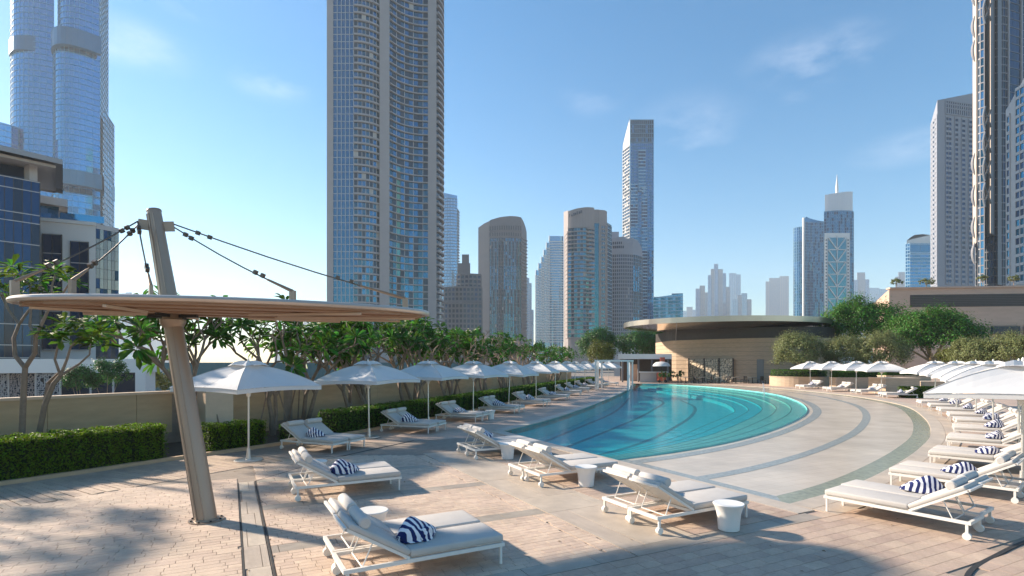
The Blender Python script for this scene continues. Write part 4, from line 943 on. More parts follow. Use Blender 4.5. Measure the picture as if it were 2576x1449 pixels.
# ---- tall concave tower in the centre-left
T = building('residential_tower', 'tall grey tower with concave balconied front, tallest in the middle', 'tower', 960, 290); ZT = 232; L3 = lv(22, ZT - 2, 3.7)
block(T, sec(822, 281, 838, 281, 1), -5, ZT, 30, t_grey, 'corner_pier')
p = sec(838, 281.5, 890, 281.5, 5); block(T, p, -5, ZT - 2, 29, gl_teal, 'glazed_wall'); grid(T, p, L3, [gl_blue], (.26, .2, t_mull), (.24, .3, t_mull))
p = sec(890, 281.5, 955, 288, 7, 1.6); block(T, p, -5, ZT - 2, 24, gl_dark, 'glazed_wall'); grid(T, p, L3, [gl_teal, gl_blue, gl_dark], (.85, 1.0, t_grey), (.22, .1, t_mull), lit=.02, sname='balcony_slab')
block(T, sec(954.5, 286, 979, 286, 1), -5, ZT, 24, t_grey, 'central_pier')
p = sec(979, 287, 1077, 299, 9, -3.4); block(T, p, -5, ZT - 2, 18, gl_dark, 'glazed_wall'); grid(T, p, L3, [gl_teal, gl_dark, gl_blue], (.55, .95, t_grey), (.25, .1, t_mull), every=2, lit=.01, sname='balcony_slab')
block(T, sec(1076.5, 297.5, 1098, 297.5, 1), -5, ZT, 12, t_grey, 'corner_pier')
p = sec(1098, 299, 1109, 314, 4, 1.5); block(T, p, -5, ZT - 4, 4, gl_dark, 'side_wall'); grid(T, p, L3[:-1], None, (1.1, 1.4, t_grey), (0, 0, None), sname='side_balcony')
panes(T, 280)
# ---- very tall blue glass tower, upper left
T = building('glass_skyscraper', 'bright blue glass skyscraper of rounded bays at the upper left', 'tower', 140, 410); ZT = 300
t_bl = mat('tower_line', (.10, .33, .50), .5, var=0)
def bay(x0, Y0, x1, Y1, n, bul, zt, glz, dep=30, z0=-5, fh=4.2, w=1, mats=(gl_burj,)):
    p = sec(x0, Y0, x1, Y1, n, bul); block(T, p, z0, zt, dep, glz, 'glass_bay'); grid(T, p, lv(max(z0, 40), zt - 1, fh), list(mats), (.30, .35, t_bl), (.15, .22, t_bl if w else t_blueline))
bay(28, 412, 136, 405, 12, 9, ZT, gl_burj, mats=(gl_burj,)); bay(136, 404, 252, 404, 13, 13, ZP(82, 398), gl_burj, mats=(gl_burj,)); bay(146, 407, 250, 407, 11, 10, ZT, gl_burj, dep=20, z0=ZP(90, 398), mats=(gl_burj,))
bay(251, 407, 272, 440, 6, 0, ZT, gl_deep, dep=20, w=0, mats=(gl_deep, gl_blue)); bay(262, 404, 287, 430, 6, 0, ZP(285, 410), gl_deep, dep=20, w=0, mats=(gl_deep, gl_blue)); bay(-30, 395, 46, 398, 9, 9, ZP(316, 395), gl_burj2, mats=(gl_burj2, gl_burj))  # shade of the turned-away right side put into darker glass and lines
bay(130, 398, 252, 398, 13, 13.5, ZP(490, 390), gl_burj, mats=(gl_burj, gl_blue))
for x0, x1, Y, ya, yb, bul, nm in ((26, 137, 408, 92, 128, 9.5, 'plant_floor_band'), (134, 254, 400, 78, 122, 13.5, 'plant_floor_band'), (128, 255, 394, 432, 468, 14, 'plant_floor_band'), (252, 286, 402, 430, 470, 0, 'plant_floor_band')):
    p = sec(x0, Y, x1, Y if bul else Y + 28, 12, bul); MB().wallstrip(p, ZP(yb, Y - 8), ZP(ya, Y - 8), -3, .8).build(nm, mat('band_blue', (.02, .13, .22), .35, .6, var=.1, scale=.2), T, off=T.location)
panes(T, 260)
# ---- blue-glass office block and stone hotel wing at the left edge
T = building('glass_office_block', 'dark blue glass office block with broad flat roof at the left edge', 'building', 40, 70, 'buildings beyond the boundary wall')
p = sec(-60, 67, 100, 71.5, 7); zt = ZP(445, 69.5); block(T, p, -5, zt, 14, gl_deep, 'curtain_wall')
Lb = [ZP(y, 69.5) for y in (900, 868, 815, 742, 690, 668, 610, 555, 533, 473, 447)]; grid(T, p, Lb, [gl_navy, gl_deep, gl_deep], (.10, .10, t_mull), (.09, .08, darkm))
p2 = sec(-60, 69, 88, 72.5, 2); block(T, p2, zt, zt + 2.0, 12, gl_navy, 'penthouse_glazing'); p3_ = sec(72, 71, 92, 71.8, 1); MB().wallstrip(p3_, zt, zt + 2.3, -1, .2).build('corner_column', t_pale, T, off=T.location)
rf = sec(-60, 64.5, 158, 71, 3); block(T, rf, zt + 2.1, zt + 2.75, 16, mat('roof_grey', (.30, .31, .33), .6, var=.05), 'roof_slab'); block(T, sec(-60, 65.5, 140, 71.3, 3), zt + 1.75, zt + 2.1, 14, t_pale, 'roof_soffit')
panes(T, 100)
T = building('stone_hotel_wing', 'pale stone wing with tall dark windows right of the blue office block', 'building', 180, 80, 'buildings beyond the boundary wall')
p = sec(99, 80, 241, 83, 1); zt = ZP(560, 81); block(T, p, -5, zt, 10, t_white, 'wall'); o = T.location
for x0, x1, ya, yb in ((108, 155, 592, 880), (178, 222, 604, 880)):
    q = sec(x0, 79.9 if x0 < 150 else 81.5, x1, 80.6 if x0 < 150 else 82.3, 2); Lw = lv(ZP(yb, 81), ZP(ya, 81), 3.0); grid(T, q, Lw, [gl_deep, gl_dark, gl_navy], (.12, .12, t_mull), (.1, .12, darkm))
MB().wallstrip(p, zt, zt + .5, -2, .3).build('cornice', t_white, T, off=o)
q = sec(99, 84, 148, 85, 3); block(T, q, zt + .5, ZP(516, 84), 6, gl_pale, 'roof_room'); block(T, sec(95, 82.5, 170, 85, 1), ZP(516, 84), ZP(497, 84), 9, t_pale, 'roof_slab')
MB().wallstrip(sec(150, 81, 262, 83.5, 8), zt + .5, zt + 1.5, -.05, .02).build('glass_parapet', gl_pale, T, off=o)
panes(T, 60)
T = building('reflective_glass_block', 'brown-blue reflective glass block beside the stone wing', 'building', 268, 84, 'buildings beyond the boundary wall')
p = sec(241, 83.2, 298, 86, 6); zt = ZP(580, 84.5); block(T, p, -5, zt, 8, gl_dark, 'curtain_wall'); grid(T, p, lv(ZP(900, 84), zt, 1.55), [gl_dark, glass('glass_reflect_brown', (.22, .19, .17)), gl_deep, glass('glass_reflect_brown2', (.30, .26, .22))], (.05, .05, darkm), (.05, .05, darkm))  # reflection of the city painted in as brown panes
MB().wallstrip(p, zt, zt + .7, -.3, .1).build('parapet', t_pale, T, off=T.location); panes(T, 120)
def crackle(T, a, b, z0, z1, m, nx, nz, r=.035, name='lattice', o=None, seed=1):
    rd = random.Random(seed); a, b = Vector(a), Vector(b); d = (b - a); P_ = {}
    for i in range(nx + 1):
        for j in range(nz + 1):
            jx = rd.uniform(-.35, .35) if 0 < i < nx else 0; jz = rd.uniform(-.35, .35) if 0 < j < nz else 0
            v = a + d * ((i + jx) / nx); P_[i, j] = Vector((v.x, v.y, z0 + (z1 - z0) * (j + jz) / nz))
    mb = MB()
    for (i, j), v in P_.items():
        if (i + 1, j) in P_ and rd.random() < .78: mb.bar(v, P_[i + 1, j], r, r)
        if (i, j + 1) in P_ and rd.random() < .78: mb.bar(v, P_[i, j + 1], r, r)
        if (i + 1, j + 1) in P_ and rd.random() < .25: mb.bar(v, P_[i + 1, j + 1], r, r)
    return mb.build(name, m, T, off=o, kind='stuff')
T = building('low_pavilion', 'low white-framed pavilion with fretwork screens behind the boundary wall', 'building', 180, 60, 'buildings beyond the boundary wall'); o = T.location
p = sec(-40, 58, 366, 62, 1); MB().wallstrip(p, ZP(938, 60), ZP(903, 60), -6, 0).build('fascia', t_white, T, off=o)
MB().wallstrip(sec(340, 61.6, 366, 62, 1), -5, ZP(938, 60), -6, .0).build('end_wall', t_white, T, off=o)
block(T, sec(-40, 60.5, 340, 63.5, 1), -5, ZP(938, 60), 4, gl_navy, 'glazing')
q = [(-40, 18), (25, 88), (92, 150)]
for i, (x0, x1) in enumerate(q):
    a, b = sec(x0, 59.6, x1, 60.2, 1); crackle(T, a, b, -4, ZP(940, 60), t_beige if i == 1 else mat('screen_grey', (.35, .35, .36), .6, var=0), 12, 22, .07, 'fretwork_screen', o, i + 3)
for x in (22, 90, 152, 228, 285): a = Vector((PX(x, 60), 60, 0)); b = MB(); b.box((a.x, a.y, (ZP(938, 60) - 5) / 2), (.14, .14, ZP(938, 60) + 5)); b.build('mullion', t_pale, T, off=o)
T = building('hoarding', 'long dark teal hoarding fence beyond the boundary wall', 'fence', 480, 130, 'buildings beyond the boundary wall'); o = T.location
for k in range(25):
    x0 = 366 + k * 34; MB().wallstrip(sec(x0, 130, x0 + 33.7, 130, 1), -5, ZP(912, 130), -.3, 0).build('hoarding_panel', mat('hoarding_teal', (.05, .13, .15), .6, var=.1), T, off=o)
# ---- middle distance towers
def far(name, label, x, Y): return building(name, label, 'tower', x, Y)
T = far('glass_tower', 'slim pale blue tower with notched top just right of the tallest tower', 1130, 720)
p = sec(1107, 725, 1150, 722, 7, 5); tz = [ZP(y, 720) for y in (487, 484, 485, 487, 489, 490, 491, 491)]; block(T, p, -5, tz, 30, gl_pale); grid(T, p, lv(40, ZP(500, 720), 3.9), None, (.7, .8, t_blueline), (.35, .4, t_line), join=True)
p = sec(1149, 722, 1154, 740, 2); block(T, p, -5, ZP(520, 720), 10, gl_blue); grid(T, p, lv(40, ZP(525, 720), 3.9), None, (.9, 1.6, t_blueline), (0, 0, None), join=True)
T = far('stepped_building', 'stepped brown-grey apartment building below the slim pale tower', 1160, 430)
for x0, x1, Y, yt, dep in ((1100, 1212, 424, 762, 30), (1118, 1212, 430, 722, 24), (1150, 1210, 436, 690, 18), (1152, 1183, 442, 662, 10), (1162, 1180, 446, 640, 8)):
    p = sec(x0, Y, x1, Y, max(3, int((x1 - x0) / 9)), 3 if x1 - x0 > 50 else 0); zt = ZP(yt, Y); block(T, p, -5, zt, dep, t_brown)
    if yt > 670: grid(T, p, lv(ZP(840 if yt > 750 else yt + 48, Y), zt - .6, 3.6), [gl_dark, gl_deep, gl_dark], (1.4, .7, t_brown), (1.0, .5, t_brown), lit=.04)
panes(T, 110)
T = far('curved_top_tower', 'grey-brown tower with a curved sloping crown of square openings', 1265, 560)
p = sec(1232, 556, 1311, 556, 18, 3); tzf = lambda x: ZP(np.interp(x, [1200, 1215, 1235, 1260, 1285, 1300, 1312, 1318, 1324], [571, 561, 553, 547.5, 545, 545, 547, 556, 574]), 556)
xs = [1232 + 79 * k / 18 for k in range(19)]; block(T, p, -5, [tzf(x) for x in xs], 25, t_brown); zc = ZP(600, 556)
grid(T, p, lv(ZP(850, 556), zc, 3.5), [gl_teal, gl_dark, gl_blue, gl_teal], (.35, .25, t_brown), (.5, .6, t_brown), lit=.01, mname='pier', join=False)
for j, (ya, yb) in enumerate(((596, 585), (581, 568), (563, 552))):
    grid(T, p, [ZP(ya, 556), ZP(yb, 556)], [gl_navy], (1.0, .5, t_brown), (1.1, .6, t_brown), skip=lambda i, k, yb=yb: tzf(1232 + 79 * i / 18) < ZP(yb, 556) + 1 or tzf(1232 + 79 * (i + 1) / 18) < ZP(yb, 556) + 1, ztop=ZP(550, 556), sname='crown_band', mname='crown_pier') if j < 2 else None
xs = [1203, 1210, 1218, 1226, 1233]; p = [(PX(x, 560 - k * .8), 560 - k * .8) for k, x in enumerate(xs)]; block(T, p, -5, [tzf(x - 2) for x in xs], 20, t_beige, 'side_wall')
p = sec(1311, 556, 1325, 572, 4); block(T, p, -5, [tzf(x) for x in (1311, 1314, 1317, 1320, 1324)], 12, t_brown, 'side_wall'); grid(T, p, lv(ZP(850, 560), ZP(600, 560), 3.5), None, (.9, 1.1, t_brown), (0, 0, None), sname='side_balcony', join=True)
panes(T, 200)
T = far('hazy_tower', 'narrow hazy blue tower squeezed between the curved-top tower and open sky', 1331, 1100)
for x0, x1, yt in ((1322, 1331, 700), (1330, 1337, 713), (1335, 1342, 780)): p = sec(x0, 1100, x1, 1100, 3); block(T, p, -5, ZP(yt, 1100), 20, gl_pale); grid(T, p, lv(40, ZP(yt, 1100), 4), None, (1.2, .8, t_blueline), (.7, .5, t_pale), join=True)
T = far('finned_tower', 'pale hazy tower rising in slender steps to the right', 1382, 850)
for i, (x0, x1, yt) in enumerate(((1347, 1355, 680), (1354, 1362, 663), (1361, 1368, 647), (1367, 1375, 629), (1374, 1382, 611), (1381, 1417, 594))):
    Y = 845 + 2 * i; p = sec(x0, Y, x1, Y, 4 if i < 5 else 10, 1); block(T, p, -5, ZP(yt, Y), 25, gl_pale); grid(T, p, lv(ZP(860, Y), ZP(yt + 14, Y), 4), None, (1.3, 1.0, t_white), (.5, .6, t_blueline if i == 5 else t_white), join=True)
    MB().wallstrip(sec(x0, Y, x0 + 1.3, Y, 1), -5, ZP(yt - 1.5, Y), -4, 1.6).build('fin', t_white, T, off=T.location)
T = far('beige_hotel_tower', 'beige tower with curved glazed front and dark rooftop lettering', 1478, 485); Y = 480; fh = 3.5
block(T, [(PX(1418, 500), 500), (PX(1429, Y), Y)], -5, [ZP(533, 500), ZP(529.5, Y)], 12, t_beige, 'sunlit_side_wall')
p = [(PX(1421, 497), 497), (PX(1429, Y), Y)]; grid(T, p, lv(ZP(850, 490), ZP(590, 490), fh), [gl_navy], (1.5, .6, t_beige), (.5, .7, t_beige), sname='side_balcony')
xs = [1429 + 66 * k / 9 for k in range(10)]; p = sec(1429, Y, 1495, Y, 9, 3.5); block(T, p, -5, [ZP(y, Y - 2) for y in (529.5, 528, 526.5, 525, 524, 523, 522, 521.5, 521, 521)], 30, t_beige)
grid(T, p, lv(ZP(850, Y), ZP(574, Y), fh), [gl_teal, gl_green, gl_blue, gl_dark], (.9, .9, t_beige), (.15, .1, t_mull), lit=.015, sname='balcony_slab')
q = sec(1476, Y - 3.6, 1494, Y - 1.2, 3, 1.2); grid(T, q, lv(ZP(850, Y), ZP(578, Y), fh), None, (.9, .9, t_beige), (0, 0, None), sname='balcony')
p = sec(1495, Y, 1507, Y, 2); block(T, p, -5, ZP(527, Y), 30, t_beige); grid(T, p, lv(ZP(850, Y), ZP(562, Y), fh), [gl_green], (.15, .1, gl_dark), (.1, .1, gl_dark), sname='transom')
p = sec(1507, Y - .5, 1527, Y + 2, 4); block(T, p, -5, [ZP(y, Y) for y in (528, 528, 528, 528, 531)], 28, t_beige)
grid(T, p, lv(ZP(850, Y), ZP(566, Y), fh), [gl_green, gl_teal], (1.3, .35, t_beige), (.6, .35, t_beige), skip=lambda i, k: i in (0, 3))
p = sec(1527, Y + 2, 1538, Y + 12, 3); block(T, p, -5, ZP(558, Y), 14, gl_dark, 'side_glazing'); grid(T, p, lv(ZP(850, Y), ZP(562, Y), fh), None, (.4, .5, t_line), (.3, .3, t_blueline), join=True)
for k, (dx, hh) in enumerate(((0, 8.6), (5.2, 6.0), (9.6, 8.2), (13.8, 8.0), (18.6, 9.0), (24.0, 8.0), (28.4, 8.2))):       # dark rooftop letters, too far to read
    x = 1433.5 + dx; z = ZP(546 - dx * .30, Y - 3.5); b = MB(); bx = PX(x, Y - 3.6); yy = Y - 1.6 - 3.4 * 4 * (dx + 5) / 66 * (1 - (dx + 5) / 66); h2 = hh * .30
    b.box((bx - .38, yy, z + h2 / 2), (.42, .3, h2)); b.box((bx + .38, yy, z + h2 / 2 * .9), (.42, .3, h2 * .9)) if k not in (0,) else None
    b.box((bx, yy, z + h2 * (.5 if k % 2 else .85)), (1.0, .28, .4)); b.build('sign_letter', gl_navy, T, off=T.location)
panes(T, 230)
T = far('grid_fronted_tower', 'grey tower with curved window grid beside the beige hotel tower', 1578, 530); Y = 525
block(T, sec(1533, 540, 1557, 540, 1), -5, ZP(583, 540), 20, t_hotel, 'roof_core')
xs = (1536, 1546, 1556, 1566, 1576, 1586, 1592); p = sec(1536, Y, 1592, Y, 12, 2.5); tz = [ZP(np.interp(1536 + 56 * k / 12, [1536, 1560, 1572, 1573, 1592], [601, 597, 596, 602, 599]), Y) for k in range(13)]
block(T, p, -5, tz, 25, t_hotel); grid(T, p, lv(ZP(862, Y), ZP(640, Y), 3.45), [gl_dark, gl_deep, gl_navy, gl_dark], (1.0, .55, t_hotel), (.55, .5, t_hotel), lit=.02, sname='spandrel', mname='pier')
grid(T, p, [ZP(616, Y), ZP(609, Y)], [gl_navy], (.1, .1, None), (.6, .3, t_hotel), skip=lambda i, k: i > 5); grid(T, p, [ZP(626, Y), ZP(619, Y)], [gl_navy], (.1, .1, None), (.3, .2, t_hotel), skip=lambda i, k: i < 1 or i > 6)
p = sec(1592, Y, 1616, Y + 14, 5, 1); block(T, p, -5, [ZP(y, Y) for y in (599, 600, 603, 608, 614, 622)], 15, t_hotel, 'side_wall'); grid(T, p, lv(ZP(862, Y), ZP(640, Y), 3.45), [gl_blue, gl_dark], (.5, .4, t_blueline), (.5, .4, t_hotel))
panes(T, 200)
T = far('tall_blue_tower', 'tallest blue glass tower of the middle skyline with an unfinished crown', 1606, 660); Y = 655; ZA = ZP(302, Y)
p = [(PX(1567, 672), 672), (PX(1585, Y), Y)]; p = resample(p, 4); block(T, p, -5, [ZP(y, 660) for y in (355, 340, 325, 312, 303)], 15, t_pale, 'sunlit_side_wall'); grid(T, p, lv(ZP(780, 660), ZP(370, 660), 3.9), [gl_blue, gl_dark], (1.1, .7, t_pale), (.5, .5, t_pale), lit=.1, sname='side_balcony')
p = sec(1585, Y, 1644, Y, 12); block(T, p, -5, ZA, 25, gl_blue); grid(T, p, lv(ZP(860, Y), ZP(360, Y), 3.9), [gl_sky, gl_blue, gl_blue, gl_sky], (.6, .3, t_blueline), (.3, .35, t_blueline))
grid(T, p, lv(ZP(358, Y), ZA, 5.5), [gl_dark, gl_blue], (.8, .6, t_blueline), (.5, .6, t_blueline), sname='crown_beam', mname='crown_post')
for x0, x1, ya, yb in ((1587, 1604, 465, 860), (1606, 1624, 380, 480), (1614, 1628, 475, 860)):
    q = sec(x0, Y - 1.2, x1, Y - 1.2, 3); block(T, q, ZP(yb, Y), ZP(ya, Y), 1.1, gl_dark, 'recessed_bay'); grid(T, q, lv(ZP(yb, Y), ZP(ya, Y), 3.9), [gl_blue, gl_deep], (.9, .5, t_line), (.2, .2, t_blueline), join=True)
b = MB(); b.bar((PX(1585, Y), Y - .3, ZP(480, Y)), (PX(1585, Y), Y - .3, ZA), 1.2, .8); b.build('corner_fin', t_line, T, off=T.location); b = MB(); b.tube([(PX(1583, Y), Y + 1, ZA), (PX(1583, Y), Y + 1, ZA + 4)], .15, 5); b.build('roof_pole', darkm, T, off=T.location)
panes(T, 150)
T = far('midrise_block', 'wide low blue-green glass office block right of the tallest middle tower', 1682, 600); Y = 600
p = sec(1644, Y, 1718, Y - 6, 12, -1); block(T, p, -5, [ZP(748 - 8 * k / 12, Y) for k in range(13)], 30, gl_pale); grid(T, p, lv(ZP(800, Y), ZP(748, Y), 4), [gl_teal, gl_pale, gl_blue], (1.0, .5, t_line), (.2, .3, t_blueline)); b = MB(); b.wallstrip(sec(1690, Y - 2, 1718, Y - 5, 1), ZP(744, Y), ZP(739, Y), -8, 0); b.build('roof_plant', t_blueline, T, off=T.location); panes(T, 60)
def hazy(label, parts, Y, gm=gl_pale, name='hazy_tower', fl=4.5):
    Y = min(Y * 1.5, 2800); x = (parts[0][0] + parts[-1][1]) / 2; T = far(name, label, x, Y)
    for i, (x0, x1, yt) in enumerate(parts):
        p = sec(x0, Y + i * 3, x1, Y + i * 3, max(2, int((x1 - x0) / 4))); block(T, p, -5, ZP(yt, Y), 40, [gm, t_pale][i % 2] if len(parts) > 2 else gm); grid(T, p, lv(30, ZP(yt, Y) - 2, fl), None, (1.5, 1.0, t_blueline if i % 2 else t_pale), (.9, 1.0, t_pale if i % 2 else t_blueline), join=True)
    return T
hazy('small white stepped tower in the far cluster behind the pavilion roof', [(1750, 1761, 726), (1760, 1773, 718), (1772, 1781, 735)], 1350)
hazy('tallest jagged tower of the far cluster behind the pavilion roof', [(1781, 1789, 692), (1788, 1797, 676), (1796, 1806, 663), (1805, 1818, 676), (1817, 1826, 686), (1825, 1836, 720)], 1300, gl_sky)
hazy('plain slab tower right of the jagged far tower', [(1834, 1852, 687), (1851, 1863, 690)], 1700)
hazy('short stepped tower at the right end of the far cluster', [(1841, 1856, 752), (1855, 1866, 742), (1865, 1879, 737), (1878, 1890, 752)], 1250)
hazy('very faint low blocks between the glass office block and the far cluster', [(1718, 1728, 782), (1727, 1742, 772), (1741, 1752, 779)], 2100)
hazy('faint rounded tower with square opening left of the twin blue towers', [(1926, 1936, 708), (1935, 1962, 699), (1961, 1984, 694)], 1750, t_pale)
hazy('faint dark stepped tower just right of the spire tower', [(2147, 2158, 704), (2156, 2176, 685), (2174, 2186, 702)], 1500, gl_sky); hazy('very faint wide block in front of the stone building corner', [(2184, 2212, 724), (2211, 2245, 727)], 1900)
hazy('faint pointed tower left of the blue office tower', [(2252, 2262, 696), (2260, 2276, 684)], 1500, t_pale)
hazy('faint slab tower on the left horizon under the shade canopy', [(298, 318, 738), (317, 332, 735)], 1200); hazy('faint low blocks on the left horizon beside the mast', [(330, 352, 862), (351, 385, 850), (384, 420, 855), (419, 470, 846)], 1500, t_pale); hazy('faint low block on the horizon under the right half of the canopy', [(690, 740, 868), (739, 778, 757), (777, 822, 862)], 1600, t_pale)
# ---- twin towers with spire, right of centre
T = far('curved_blue_tower', 'broad blue curved glass tower left of the spire tower', 2034, 820); Y = 815
p = sec(1996, Y, 2022, Y - 8, 6, 2); block(T, p, -5, ZP(574, Y), 30, gl_sky); grid(T, p, lv(ZP(810, Y), ZP(574, Y), 4.2), [gl_sky, gl_blue], (.5, .4, t_blueline), (.4, .4, t_line))
p = sec(2022, Y - 9, 2076, Y - 6, 14, -3); block(T, p, -5, [ZP(np.interp(k, [0, 2, 5, 14], [556, 548, 552, 560]), Y) for k in range(15)], 30, gl_blue); grid(T, p, lv(ZP(810, Y), ZP(562, Y), 4.2), [gl_blue, gl_blue, gl_deep], (.7, .5, t_blueline), (.45, .5, t_blueline))
b = MB(); b.wallstrip(sec(2020, Y - 10, 2024, Y - 10, 1), ZP(800, Y), ZP(552, Y), -2, .8); b.build('corner_fin', t_white, T, off=T.location); panes(T, 60)
T = far('spire_tower', 'blue tower with pale cylindrical crown, spire and white cross-braced front', 2110, 720); Y = 715
p = sec(2073, Y, 2147, Y - 2, 14, 4); block(T, p, -5, ZP(532, Y), 30, gl_blue); grid(T, p, lv(ZP(830, Y), ZP(534, Y), 4.2), [gl_blue, gl_deep, gl_blue], (.6, .4, t_blueline), (.35, .4, t_blueline))
p = sec(2075, Y + 2, 2145, Y, 12, 4); block(T, p, ZP(534, Y), [ZP(y, Y) for y in (489, 489, 488, 487.5, 487, 486.5, 511, 511, 484, 483.5, 483, 482.5, 482)], 6, mat('crown_white', (.66, .66, .68), .5, var=.03), 'crown_drum')
b = MB(); b.tube([(PX(2109, Y), Y + 3, ZP(512, Y)), (PX(2109, Y), Y + 3, ZP(470, Y)), (PX(2109, Y), Y + 3, ZP(437, Y))], [2.4, 1.7, .15], 10); b.build('spire', t_white, T, True, T.location)
Yf = Y - 7; p = sec(2074, Yf, 2138, Yf, 1); block(T, p, -5, ZP(586, Yf), 4, t_white, 'portal_wall'); q = sec(2083, Yf - .4, 2129, Yf - .4, 8); block(T, q, ZP(830, Yf), ZP(598, Yf), .35, gl_green, 'portal_glazing')
ys = [598, 628, 659, 690, 721, 752, 782, 812]; D = lambda x, y: Vector((PX(x, Yf - .9), Yf - .9, ZP(y, Yf - .9)))
for ya, yb in zip(ys, ys[1:]):
    for A, B in (((2084, ya), (2106, yb)), ((2128, ya), (2106, yb)), ((2083, yb), (2129, yb))): b = MB(); b.bar(D(*A), D(*B), 1.2, 1.0); b.build('brace', t_white, T, off=T.location)
b = MB(); b.bar(D(2106, 592), D(2106, 830), .7, .7); b.build('brace', t_white, T, off=T.location)
for i, x in enumerate((2078.5, 2133.5)):
    q = sec(x - 2.6, Yf - .1, x + 2.6, Yf - .1, 1); grid(T, q, lv(ZP(830, Yf), ZP(600, Yf), 4.2), [gl_dark], (2.6, .35, t_white), (.5, .35, t_white), sname='spandrel')
panes(T, 120)
# ---- right-hand towers
T = far('blue_office_tower', 'blue banded office tower with white crown left of the grey hotel tower', 2308, 720); Y = 715
p = sec(2278, Y + 4, 2289, Y, 2); block(T, p, -5, ZP(612, Y), 20, gl_blue); p2 = sec(2289, Y, 2342, Y, 8); block(T, p2, -5, ZP(612, Y), 30, gl_blue); grid(T, p2, lv(ZP(725, Y), ZP(640, Y), 4.4), [gl_sky, gl_blue], (1.3, .5, t_line), (.3, .3, t_blueline), every=4); grid(T, p, lv(ZP(725, Y), ZP(612, Y), 4.4), [gl_sky], (.8, .4, t_line), (.3, .3, t_line)); grid(T, p2, [ZP(636, Y), ZP(614, Y)], [gl_blue], (1.2, .5, t_line), (.3, .3, t_blueline), every=4)
block(T, sec(2281, Y + 2, 2340, Y + 2, 6), ZP(612, Y), [ZP(y, Y) for y in (604, 596, 590, 589, 588, 589, 590)], 20, t_white, 'crown'); panes(T, 60)
T = far('grey_hotel_tower', 'grey slab hotel tower with rows of square dark windows at the right', 2395, 385); Y = 380
block(T, [(PX(2341, 396), 396), (PX(2358, Y), Y)], -5, [ZP(303, 390), ZP(252, Y)], 12, t_hotel, 'side_wall'); p = sec(2358, Y, 2460, Y + 9, 1); zt0, zt1 = ZP(252, Y), ZP(232, Y + 9); block(T, p, -5, [zt0, zt1], 25, t_hotel)
Lh = lv(ZP(712, Y), ZP(290, Y), 3.42)
for x0, x1, n, yo in ((2379, 2393, 2, 3.2), (2402, 2410, 1, 4.5), (2419, 2428, 1, 5.5), (2436, 2446, 1, 6.5)):
    q = sec(x0, Y + (x0 - 2358) * .088 - .25, x1, Y + (x1 - 2358) * .088 - .25, n); grid(T, q, Lh, [gl_deep, gl_navy, gl_deep], (1.5, .30, t_hotel), (.25, .30, t_hotel), sname='spandrel', mname='jamb')
q = sec(2379, Y + 1.6, 2450, Y + 7.9, 13); grid(T, q, [ZP(283, Y), ZP(268, Y), ZP(258, Y), ZP(250, Y)], [gl_navy, gl_dark], (.8, .35, t_hotel), (.9, .35, t_hotel), sname='crown_band', mname='crown_pier')
q = [(PX(2342, 395), 395), (PX(2357, Y + .6), Y + .6)]; q = resample(q, 3); grid(T, q, Lh, [gl_navy], (1.9, .2, t_hotel), (1.6, .2, t_hotel), skip=lambda i, k: i != 1, sname='side_spandrel', mname='side_jamb') ; panes(T, 240)
T = far('finned_hotel_tower', 'dark curved tower with sunlit stone fins and lattice braces at the right edge', 2510, 250); Y = 250; ZT = 205
warm = mat('sunlit_stone', (.62, .49, .39), .7, var=.08, scale=.2)
def fin(x0, x1, Y0, Y1, ya, yb, m=warm, dep=6): block(T, sec(x0, Y0, x1, Y1, 1), ZP(yb, Y), ZP(ya, Y) if ya > 0 else ZT, dep, m, 'stone_fin')
p = sec(2455, 262, 2535, 256, 10, 4); block(T, p, -5, ZT - 3, 25, gl_navy, 'glazed_drum'); grid(T, p, lv(20, ZT - 4, 3.8), [gl_deep, gl_navy, gl_dark], (.5, .35, mat('tower_slate', (.16, .17, .19), .6, var=.05)), (.3, .3, mat('tower_slate2', (.13, .14, .16), .6, var=.05)))
fin(2447, 2456, 266, 252, 0, 607); fin(2456, 2462, 252, 252.5, 0, 720, t_grey); p = sec(2462, 252, 2476, 249, 3, 1); block(T, p, -5, ZT, 8, gl_teal, 'glazed_strip'); grid(T, p, lv(20, ZT, 3.8), [gl_teal, gl_pale], (.5, .3, t_grey), (.3, .3, t_grey))
fin(2478, 2492, 256, 247, 0, 590); fin(2492, 2503, 247, 252, 0, 590, mat('tower_slate', (.16, .17, .19)), 4); fin(2510, 2520, 250, 254, 0, 715, mat('tower_slate', (.16, .17, .19)), 4)
for yt in (0, 268, 332, 396, 460):
    for dx, c in ((0, 1), (0, -1)):
        A, B = (P3(2476, yt + 8, 245), P3(2493, yt + 52, 246.5)); A2, B2 = (P3(2493, yt + 8, 246.5), P3(2476, yt + 52, 245)); b = MB(); b.bar(A if c > 0 else A2, B if c > 0 else B2, .55, .5); b.build('lattice_brace', darkm, T, off=T.location)
    b = MB(); q = [P3(2478 - 5 * math.sin(k / 6 * math.pi), yt + 60 * k / 6, 245) for k in range(7)]; b.tube(q, .45, 6); b.build('curved_rib', mat('tower_slate', (.16, .17, .19)), T, True, T.location)
for yt in (-40, 40, 100, 385, 465, 545, 610):
    b = MB(); q = [P3(2452 - 6 * math.sin(k / 6 * math.pi), yt + 55 * k / 6, 252) for k in range(7)]; b.tube(q, [.2, .5, .6, .6, .6, .5, .2], 6); b.build('hook_bracket', t_grey, T, True, T.location)
p = sec(2535, 256, 2600, 262, 6); block(T, p, -5, ZT + 5, 20, gl_deep, 'rear_glazing'); grid(T, p, lv(60, ZT + 4, 3.8), [gl_navy, gl_deep], (.3, .2, mat('tower_slate2', (.13, .14, .16))), (.8, .6, t_grey), every=3); panes(T, 150)
